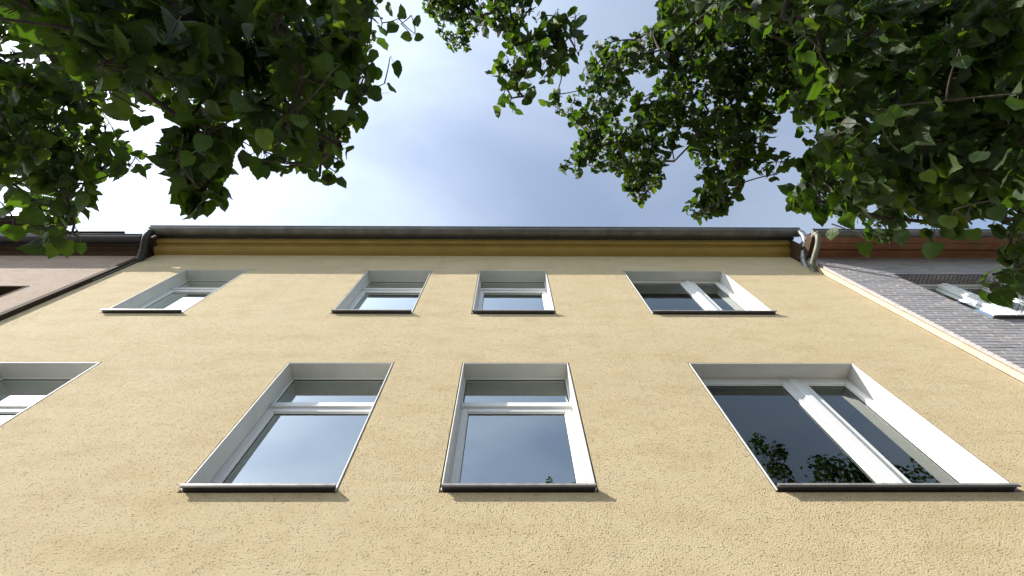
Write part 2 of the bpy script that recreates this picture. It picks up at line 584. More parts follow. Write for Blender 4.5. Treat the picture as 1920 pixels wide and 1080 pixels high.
def window(parent, x0, x1, z0, z1, kind, tr_top=0.448, tr_bot=0.595, mull=None, head=0.0, curtain=False):
    w = 0.012                                  # thickness of the white lining seen as a rim
    yf = 0.170                                 # front of the frame
    a, b, c, d = x0 + w, x1 - w, z0 + 0.012, z1 - w
    fr = MB()
    if kind == 'transom':
        fr.frame(a, b, c, d, 0.016, yf, yf + 0.07, M['frame'], wt=0.005, wb=0.05)
        fr.box(a + 0.016, b - 0.016, yf - 0.014, yf + 0.07, z1 - tr_bot + 0.075, z1 - tr_top, M['frame'])
        fr.box(a + 0.016, b - 0.016, yf - 0.022, yf - 0.0142, z1 - tr_bot + 0.078, z1 - tr_bot + 0.088, M['frame'])
    else:
        ml, mr = mull
        fr.frame(a, b, c, d, 0.03, yf, yf + 0.07, M['frame'], wt=0.02 + head, wb=0.05)
        fr.box(ml + 0.06, mr - 0.06, yf - 0.012, yf + 0.07, c + 0.05, d - 0.02 - head, M['frame'])
        fr.box(ml + 0.085, mr - 0.085, yf - 0.024, yf - 0.0122, c + 0.05, d - 0.02 - head, M['frame'])
    win = fr.build('window', parent, bevel=0.004)
    # lining of the reveal
    rv = MB()
    rv.box(x0, a, -0.003, yf + 0.09, z0 - 0.014, z1, M['white'])
    rv.box(b, x1, -0.003, yf + 0.09, z0 - 0.014, z1, M['white'])
    rv.box(a, b, -0.003, yf + 0.09, d, z1, M['white'])
    rv.build('reveal', win, bevel=0.003)
    # sashes and panes
    if kind == 'transom':
        s0, s1, t0, t1 = a + 0.018, b - 0.018, c + 0.05, z1 - tr_bot + 0.071
        sb = MB()
        sb.frame(s0, s1, t0, t1, 0.055, yf - 0.003, yf + 0.06, M['frame'], wt=0.05)
        sb.frame(s0 + 0.055, s1 - 0.055, t0 + 0.055, t1 - 0.05, 0.01, yf + 0.008, yf + 0.05, M['frame'])
        sb.build('sash', win, bevel=0.004)
        pane_obj(win, s0 + 0.063, s1 - 0.063, t0 + 0.063, t1 - 0.058, yf + 0.022)
        pane_obj(win, a + 0.014, b - 0.014, z1 - tr_top - 0.002, d - 0.004, yf + 0.026)
    else:
        for s0, s1 in ((a + 0.032, ml + 0.058), (mr - 0.058, b - 0.032)):
            t0, t1 = c + 0.05, d - 0.022 - head
            sb = MB()
            sb.frame(s0, s1, t0, t1, 0.056, yf - 0.005, yf + 0.06, M['frame'], wt=0.05 if head else 0.02)
            sb.frame(s0 + 0.056, s1 - 0.056, t0 + 0.056, t1 - (0.05 if head else 0.02), 0.01, yf + 0.008, yf + 0.05,
                     M['frame'])
            sb.build('sash', win, bevel=0.004)
            pane_obj(win, s0 + 0.064, s1 - 0.064, t0 + 0.064, t1 - (0.058 if head else 0.028), yf + 0.022,
                     'clear_glass')
    if curtain:
        curtain_obj(win, a + 0.02, b - 0.02, c, d, yf + 0.145)
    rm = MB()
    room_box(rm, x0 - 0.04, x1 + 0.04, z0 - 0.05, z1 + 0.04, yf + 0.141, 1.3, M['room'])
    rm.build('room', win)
    # folded metal sill
    sl = MB()
    e0, e1 = x0 + 0.006, x1 - 0.006
    sl.extrude_x([(-0.040, z0 - 0.022), (-0.034, z0 - 0.022), (-0.034, z0 - 0.004), (yf + 0.01, z0 + 0.010),
                  (yf + 0.01, z0 + 0.014), (-0.040, z0 + 0.002)], e0, e1, M['sill'])
    sl.box(e0, e1, -0.0435, -0.0402, z0 - 0.012, z0 + 0.005, M['sill_lip'])
    sl.build('sill', win)
    return win


# ------------------------------------------------------------------ ochre apartment building
XL, XR = -6.13, 4.945
house = thing('apartment_building', 'ochre rough-cast apartment building with white window reveals, in the middle',
              'building', (0, 0.5, 0))
HP = bpy.data.objects.new  # shorthand unused elsewhere
house.location = (0, 0, 0)
ZL0, ZL1 = 3.991, 5.633
ZU0, ZU1 = 6.836, 8.420
WIN = [
    (-5.22, -4.150, ZL0, ZL1, 'transom', {}),
    (-2.240, -1.176, ZL0, ZL1, 'transom', dict(curtain=True)),
    (-0.463, 0.612, ZL0, ZL1, 'transom', dict(curtain=True)),
    (1.853, 3.540, ZL0, ZL1, 'casement', dict(mull=(2.80, 3.04), head=0.035)),
    (-5.127, -4.116, ZU0, ZU1, 'transom', dict(tr_top=0.365, tr_bot=0.505)),
    (-2.241, -1.222, ZU0, ZU1, 'transom', dict(tr_top=0.365, tr_bot=0.505)),
    (-0.463, 0.594, ZU0, ZU1, 'transom', dict(tr_top=0.365, tr_bot=0.505)),
    (1.828, 3.408, ZU0, ZU1, 'casement', dict(mull=(2.745, 2.965))),
]
g = 0.011
mb = MB()
wall_panel(mb, XL, XR, 0.0, 9.175, 0.0,
           [(x0 - g, x1 + g, z0 - 0.035, z1 + g) for x0, x1, z0, z1, k, o in WIN], M['yellow'])
mb.quad((XL, 0.0, 0), (XL, 0.0, 9.175), (XL, 0.4, 9.175), (XL, 0.4, 0), M['yellow'])
mb.quad((XR, 0.0, 9.175), (XR, 0.0, 0), (XR, 0.4, 0), (XR, 0.4, 9.175), M['yellow'])
mb.build('wall', house)
mb = MB()
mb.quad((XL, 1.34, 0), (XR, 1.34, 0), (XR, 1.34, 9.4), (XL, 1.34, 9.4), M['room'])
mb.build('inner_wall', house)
for x0, x1, z0, z1, k, o in WIN:
    window(house, x0, x1, z0, z1, k, **o)


def arc(cy_, cz_, r, a0, a1, n):
    return [(cy_ + r * math.cos(R(a0 + (a1 - a0) * k / n)), cz_ + r * math.sin(R(a0 + (a1 - a0) * k / n)))
            for k in range(n + 1)]


# moulded cornice: cove, fillet, half-round
prof = [(0.1, 9.172), (-0.028, 9.172), (-0.03, 9.185)]
prof += [(-0.03 - 0.115 * math.sin(R(a)), 9.185 + 0.06 * (1 - math.cos(R(a)))) for a in range(15, 91, 15)]
prof += [(-0.150, 9.262), (-0.172, 9.262), (-0.172, 9.275)]
prof += arc(-0.208, 9.290, 0.036, 200, 350, 6)[::-1] and [(-0.208 + 0.036 * math.cos(R(a)), 9.290 + 0.036 * math.sin(R(a))) for a in range(330, 169, -20)]
prof += [(-0.247, 9.30), (-0.247, 9.40), (0.1, 9.40)]
mb = MB()
mb.extrude_x(prof, XL - 0.02, XR - 0.005, M['ochre'])
mb.build('cornice', house)
mb = MB()
mb.box(XL - 0.06, XR + 0.1, -0.335, -0.25, 9.36, 9.42, M['black'])  # coloured black to stand for the shade in the soffit gap
mb.build('eaves_board', house)


def gutter(parent, x0, x1, cy_, cz_, r, mat, name='gutter'):
    """half-round trough with a rolled front bead and closed ends"""
    mb = MB()
    outer = arc(cy_, cz_, r, 180, 360, 12)
    inner = arc(cy_, cz_, r - 0.004, 360, 180, 12)
    mb.extrude_x(outer + inner, x0, x1, mat)
    for x in (x0 + 0.002, x1 - 0.002):
        i = len(mb.v)
        mb.v += [(x, y, z) for y, z in outer]
        mb.f.append(tuple(i + k for k in range(len(outer))))
        mb.mi.append(mb._m(mat))
    go = mb.build(name, parent, smooth=False)
    bd = MB()
    bd.tube([(x0, cy_ - r - 0.004, cz_ + 0.004), (x1, cy_ - r - 0.004, cz_ + 0.004)], 0.010, mat, 8)
    bd.build('bead', go)
    k = x0 + 0.9
    while k < x1 - 0.3:                         # soldered joints, a band every few metres
        jb = MB()
        jb.extrude_x(arc(cy_, cz_, r + 0.003, 182, 358, 12) + arc(cy_, cz_, r - 0.001, 358, 182, 12), k, k + 0.035, mat)
        jb.build('joint_band', go)
        k += 2.75
    return go


gutter(house, -6.20, 5.085, -0.395, 9.335, 0.078, M['gutter'])
mb = MB()
mb.extrude_x([(-0.33, 9.43), (-0.30, 9.45), (4.6, 13.2), (4.6, 13.1), (-0.25, 9.42)], -6.22, 5.02, M['roof'])
mb.build('roof', house)


def pipe(parent, pts, r, mat, name='downpipe', collars=()):
    # rounded bends: subdivide with a Catmull-Rom curve
    P = [Vector(p) for p in pts]
    P = [P[0] * 2 - P[1]] + P + [P[-1] * 2 - P[-2]]
    out = []
    for i in range(1, len(P) - 2):
        for k in range(7):
            t = k / 7
            out.append(0.5 * ((2 * P[i]) + (P[i + 1] - P[i - 1]) * t + (2 * P[i - 1] - 5 * P[i] + 4 * P[i + 1] - P[i + 2]) * t * t
                              + (3 * P[i] - P[i - 1] - 3 * P[i + 1] + P[i + 2]) * t ** 3))
    out.append(P[-2])
    mb = MB()
    mb.tube(out, r, mat, 14)
    o = mb.build(name, parent, smooth=True)
    for c in collars:
        j = int(c * (len(out) - 2))
        d = (out[j + 1] - out[j]).normalized()
        cb = MB()
        cb.tube([out[j] - d * 0.018, out[j] + d * 0.018], r + 0.007, mat, 14)
        cb.build('collar', o)
    return o


mb = MB()
mb.box(4.935, 5.0, -0.26, 0.1, 8.905, 9.415, M['brown'])
mb.build('verge_infill', house)
mb = MB()
mb.box(-6.30, -6.12, -0.30, 0.1, 9.225, 9.43, M['brown'])  # infill added to block sun leaking between the two gutters
mb.build('verge_infill', house)
# zinc outlet at the right end, black one at the left end
pipe(house, [(5.055, -0.415, 9.31), (5.055, -0.405, 9.16), (5.03, -0.33, 9.02), (4.97, -0.16, 8.90), (4.93, -0.055, 8.78),
             (4.915, 0.04, 8.62)], 0.047, M['zinc'], collars=(0.12, 0.75))
pipe(house, [(-6.15, -0.385, 9.28), (-6.15, -0.375, 9.18), (-6.15, -0.30, 9.08), (-6.15, -0.15, 8.98), (-6.15, -0.05, 8.88),
             (-6.15, 0.06, 8.76)], 0.056, M['black'], collars=(0.14, 0.7))

# ------------------------------------------------------------------ pinkish-brown house on the left
left = thing('apartment_building', 'pinkish brown rendered house with dark brown eaves at the left edge', 'building')
mb = MB()
lw = (-8.05, -6.80, 6.15, 7.64)
YL = -0.03
wall_panel(mb, -14.0, -6.235, 0.0, 9.02, YL, [lw], M['pink'])
mb.quad((-6.235, YL, 0), (-6.235, 0.4, 0), (-6.235, 0.4, 9.02), (-6.235, YL, 9.02), M['pink'])
mb.build('wall', left)
# brown cover strip over the joint between the two houses
mb = MB()
mb.box(-6.245, -6.150, -0.055, 0.35, 0.0, 8.98, M['brown'])
mb.build('joint_strip', left, bevel=0.006)
mb = MB()
mb.tube([(-6.142, -0.016, 7.9), (-6.137, -0.02, 8.95)], 0.011, M['gutter'], 8)
mb.build('cable', left)
fr = MB()
fr.frame(lw[0] + 0.02, lw[1] - 0.02, lw[2] + 0.02, lw[3] - 0.02, 0.07, 0.15, 0.22, M['lintel_brown'])
fr.box((lw[0] + lw[1]) / 2 - 0.05, (lw[0] + lw[1]) / 2 + 0.05, 0.145, 0.21, lw[2] + 0.09, lw[3] - 0.09, M['lintel_brown'])
wn = fr.build('window', left, bevel=0.004)
rv = MB()
rv.box(lw[0], lw[0] + 0.02, YL - 0.006, 0.23, lw[2], lw[3], M['lintel_brown'])
rv.box(lw[1] - 0.02, lw[1], YL - 0.006, 0.23, lw[2], lw[3], M['lintel_brown'])
rv.box(lw[0] + 0.02, lw[1] - 0.02, YL - 0.006, 0.23, lw[3] - 0.02, lw[3], M['lintel_brown'])
rv.build('reveal', wn)
xm = (lw[0] + lw[1]) / 2
pane_obj(wn, lw[0] + 0.085, xm - 0.045, lw[2] + 0.085, lw[3] - 0.085, 0.18)
pane_obj(wn, xm + 0.045, lw[1] - 0.085, lw[2] + 0.085, lw[3] - 0.085, 0.18)
rm = MB()
room_box(rm, lw[0] - 0.03, lw[1] + 0.03, lw[2] - 0.03, lw[3] + 0.03, 0.30, 1.2, M['room'])
rm.build('room', wn)
sl = MB()
sl.box(lw[0] - 0.02, lw[1] + 0.02, YL - 0.045, 0.14, lw[2] - 0.025, lw[2] + 0.005, M['sill'])
sl.build('sill', wn)
mb = MB()
mb.extrude_x([(0.1, 9.02), (YL - 0.012, 9.02), (YL - 0.05, 9.06), (-0.10, 9.075), (-0.105, 9.095), (-0.175, 9.10),
              (-0.18, 9.22), (0.1, 9.22)], -14.0, -6.235, M['brown'])
mb.build('eaves_board', left)
gutter(left, -14.0, -6.245, -0.285, 9.165, 0.082, M['black'])
mb = MB()
mb.box(-14.0, -6.62, -0.40, -0.30, 9.255, 9.275, M['black'])
mb.build('roof_flashing', left)
mb = MB()
mb.extrude_x([(-0.30, 9.28), (4.4, 13.0), (4.4, 12.9), (-0.16, 9.225)], -14.0, -6.26, M['roof'])
mb.build('roof', left)
mb = MB()
mb.box(-13.0, -8.78, -0.44, 0.5, 9.80, 9.90, M['brown'])
mb.box(-13.0, -8.74, -0.53, -0.43, 9.84, 9.93, M['black'])
mb.build('bay_eaves', left, bevel=0.01)

# ------------------------------------------------------------------ grey brick building on the right
brickh = thing('apartment_building', 'grey violet brick building with red brown eaves boards at the right edge', 'building')
YB = -0.108           # mortar face; bricks stand proud of it
bw_ = (5.80, 7.245, 6.48, 8.03)
mb = MB()
wall_panel(mb, 4.985, 14.0, 0.0, 8.82, YB, [bw_], M['mortar'], depth=0.30)
mb.quad((4.985, YB, 0), (4.985, YB, 8.82), (4.985, 0.4, 8.82), (4.985, 0.4, 0), M['mortar'])
mb.build('wall', brickh)
# cream rendered return beside the ochre wall, with a narrow gap to the brick skin
mb = MB()
mb.box(4.952, 4.984, -0.070, 0.38, 0.0, 8.80, M['cream'])
mb.build('rendered_return', brickh)
mb = MB()
mb.box(4.946, 4.953, -0.004, 0.30, 0.0, 8.80, M['gasket'])  # black strip standing in for the shadow gap between the houses
mb.build('joint_strip', brickh)

BW, BH, BD, MX, MZ = 0.240, 0.0555, 0.0045, 0.250, 0.0640


def brick_mesh(w, h, d, name, seed):
    r = random.Random(seed)
    b = MB()
    j = lambda: r.uniform(-0.0015, 0.0015)
    e = 0.0012
    v = []
    back = [(-w / 2, d, -h / 2), (w / 2, d, -h / 2), (w / 2, d, h / 2), (-w / 2, d, h / 2)]
    mid = [(x + j(), e, z + j()) for x, y, z in back]
    fr_ = [(x * (1 - 2 * e / w), j() * 0.5, z * (1 - 2 * e / h)) for x, y, z in mid]
    b.v = back + mid + fr_
    for a in (0, 4):
        for k in range(4):
            k2 = (k + 1) % 4
            b.f.append((a + k, a + k2, a + 4 + k2, a + 4 + k))
            b.mi.append(0)
    b.f.append((8, 9, 10, 11))
    b.mi.append(0)
    b.mats = [M['brick']]
    return b.mesh(name)


full = [brick_mesh(BW, BH, BD, 'brick', s) for s in range(4)]
places = []          # x, z, width
row = 0
z = 4.2
while z < 8.80:
    off = -MX / 2 if row % 2 else 0.0
    x = 4.985 + off
    while x < 10.5:
        a, b_ = max(x, 4.982), x + BW
        segs = [(a, b_)]
        if bw_[2] - 0.01 < z < bw_[3] + 0.01:
            segs = []
            if a < bw_[0]:
                segs.append((a, min(b_, bw_[0])))
            if b_ > bw_[1]:
                segs.append((max(a, bw_[1]), b_))
        for s in segs:
            if s[1] - s[0] > 0.035:
                places.append(((s[0] + s[1]) / 2, z, s[1] - s[0]))
        x += MX
    z += MZ
    row += 1


def in_view(p):
    v = Vector(p) - CAM
    d = v.dot(fw)
    if d < 0.1:
        return None
    a, b_ = v.dot(rt) / d * 853, v.dot(up) / d * 853
    return d if abs(a) < 975 and abs(b_) < 555 else None


vis, rest = [], []
for q in places:
    d = in_view((q[0], -0.12, q[1]))
    (vis if d else rest).append((d or 0, q))
vis.sort()
singles, more = vis[:296], vis[296:] + rest
half_cache = {}


def get_brick(w):
    if w > BW - 0.004:
        return rnd.choice(full)
    k = round(w, 2)
    if k not in half_cache:
        half_cache[k] = brick_mesh(w, BH, BD, 'brick', int(k * 1000))
    return half_cache[k]


first = None
for d, (x, zc, w) in singles:
    if first is None:
        ob = bpy.data.objects.new('brick', get_brick(w))
        first = ob
    else:
        ob = first.copy()
        ob.data = get_brick(w)
    ob.parent = brickh
    ob.location = (x, YB - BD + 0.0005 + rnd.uniform(-0.0015, 0.001), zc)
    ob.rotation_euler = (rnd.uniform(-0.012, 0.012), rnd.uniform(-0.006, 0.006), rnd.uniform(-0.008, 0.008))
    COL.objects.link(ob)


def add_brick(mb, c, w, h, d, axis):
    """axis: 'y' faces the street, 'x' faces along the street, 'z' faces down"""
    x, y, z = c
    e = 0.0018
    hw, hh = w / 2, h / 2
    i = len(mb.v)
    loc = [(-hw, d, -hh), (hw, d, -hh), (hw, d, hh), (-hw, d, hh),
           (-hw + e, 0, -hh + e), (hw - e, 0, -hh + e), (hw - e, 0, hh - e), (-hw + e, 0, hh - e)]
    for lx, ly, lz in loc:
        if axis == 'y':
            mb.v.append((x + lx, y + ly, z + lz))
        elif axis == 'x':
            mb.v.append((x + ly, y - lx, z + lz))
        else:
            mb.v.append((x + lx, y + lz, z + ly))
    for k in range(4):
        k2 = (k + 1) % 4
        mb.f.append((i + k, i + k2, i + 4 + k2, i + 4 + k))
        mb.mi.append(0)
    mb.f.append((i + 4, i + 5, i + 6, i + 7))
    mb.mi.append(0)


mb = MB()
mb.mats = [M['brick']]
for d, (x, zc, w) in more:
    add_brick(mb, (x, YB - BD + 0.0005 + rnd.uniform(-0.0015, 0.001), zc), w, BH, BD, 'y')
# soffit of the brick lintel, jamb courses, and the corner return
k = 0
x = bw_[0] + 0.035
while x < bw_[1] - 0.02:
    for q in range(2):
        add_brick(mb, (x, YB + 0.055 + q * 0.095, bw_[3] - 0.012), 0.0535, 0.084, 0.013, 'z')
    x += 0.0625
zc = bw_[2] + 0.03
while zc < bw_[3] - 0.03:
    add_brick(mb, (bw_[1] - 0.012, YB + 0.10, zc), 0.19, BH, 0.013, 'x')
    zc += MZ
zc = 4.2
k = 0
while zc < 8.80:
    add_brick(mb, (4.982, YB + 0.0015, zc), 0.014, BH, 0.0028, 'x')
    zc += MZ
    k += 1
o = mb.build('brickwork', brickh)
o['kind'] = 'stuff'

# window of the brick building: white post between two casements
yb = 0.05
fr = MB()
fr.frame(bw_[0] + 0.013, bw_[1] - 0.013, bw_[2] + 0.01, bw_[3] - 0.013, 0.05, yb, yb + 0.07, M['frame'])
fr.box(6.49, 6.69, yb - 0.02, yb + 0.07, bw_[2] + 0.06, bw_[3] - 0.063, M['frame'])
fr.box(6.545, 6.635, yb - 0.035, yb - 0.0202, bw_[2] + 0.06, bw_[3] - 0.063, M['frame'])
wn = fr.build('window', brickh, bevel=0.005)
pane_obj(wn, bw_[0] + 0.055, 6.497, bw_[2] + 0.055, bw_[3] - 0.058, yb + 0.03)
pane_obj(wn, 6.683, bw_[1] - 0.058, bw_[2] + 0.055, bw_[3] - 0.058, yb + 0.03)
rm = MB()
room_box(rm, bw_[0] - 0.03, bw_[1] + 0.03, bw_[2] - 0.03, bw_[3] + 0.03, YB + 0.29, 1.2, M['room'])
rm.build('room', wn)
sl = MB()
sl.extrude_x([(YB - 0.05, bw_[2] - 0.02), (YB - 0.044, bw_[2] - 0.02), (YB - 0.044, bw_[2] + 0.0), (yb, bw_[2] + 0.012),
              (yb, bw_[2] + 0.016), (YB - 0.05, bw_[2] + 0.006)], bw_[0] + 0.004, bw_[1] - 0.004, M['sill'])
sl.build('sill', wn)

# eaves: boards sloping down with the roof, gutter in front
mb = MB()
mb.extrude_x([(0.1, 8.86), (YB - 0.006, 8.822), (YB - 0.05, 8.812), (-0.243, 8.785), (-0.245, 8.83), (0.1, 8.90)],
             5.06, 14.0, M['redwood'])
mb.build('eaves_board', brickh)
mb = MB()
mb.extrude_x([(-0.262, 8.780), (-0.37, 8.752), (-0.372, 8.775), (-0.262, 8.81)], 5.06, 14.0, M['redwood'])
mb.build('eaves_board', brickh)
mb = MB()
mb.extrude_x([(-0.378, 8.750), (-0.49, 8.722), (-0.492, 8.84), (-0.378, 8.86)], 5.06, 14.0, M['redwood'])
mb.build('eaves_board', brickh)
mb = MB()
mb.box(4.95, 5.058, -0.49, -0.125, 8.76, 8.90, M['brown'])
mb.build('verge_infill', brickh)
mb = MB()
mb.box(5.06, 14.0, -0.47, 0.1, 8.862, 8.90, M['roof'])
mb.build('roof_boarding', brickh)
gutter(brickh, 4.875, 14.0, -0.556, 8.70, 0.062, M['gutter'])
mb = MB()
mb.extrude_x([(-0.50, 8.905), (4.4, 12.7), (4.4, 12.6), (-0.46, 8.903)], 4.99, 14.0, M['roof'])
mb.build('roof', brickh)
pipe(brickh, [(4.915, -0.556, 8.66), (4.915, -0.546, 8.59), (4.91, -0.42, 8.53), (4.895, -0.2, 8.51), (4.885, -0.05, 8.48),
              (4.88, 0.03, 8.40)], 0.041, M['old_zinc'], collars=(0.12,))

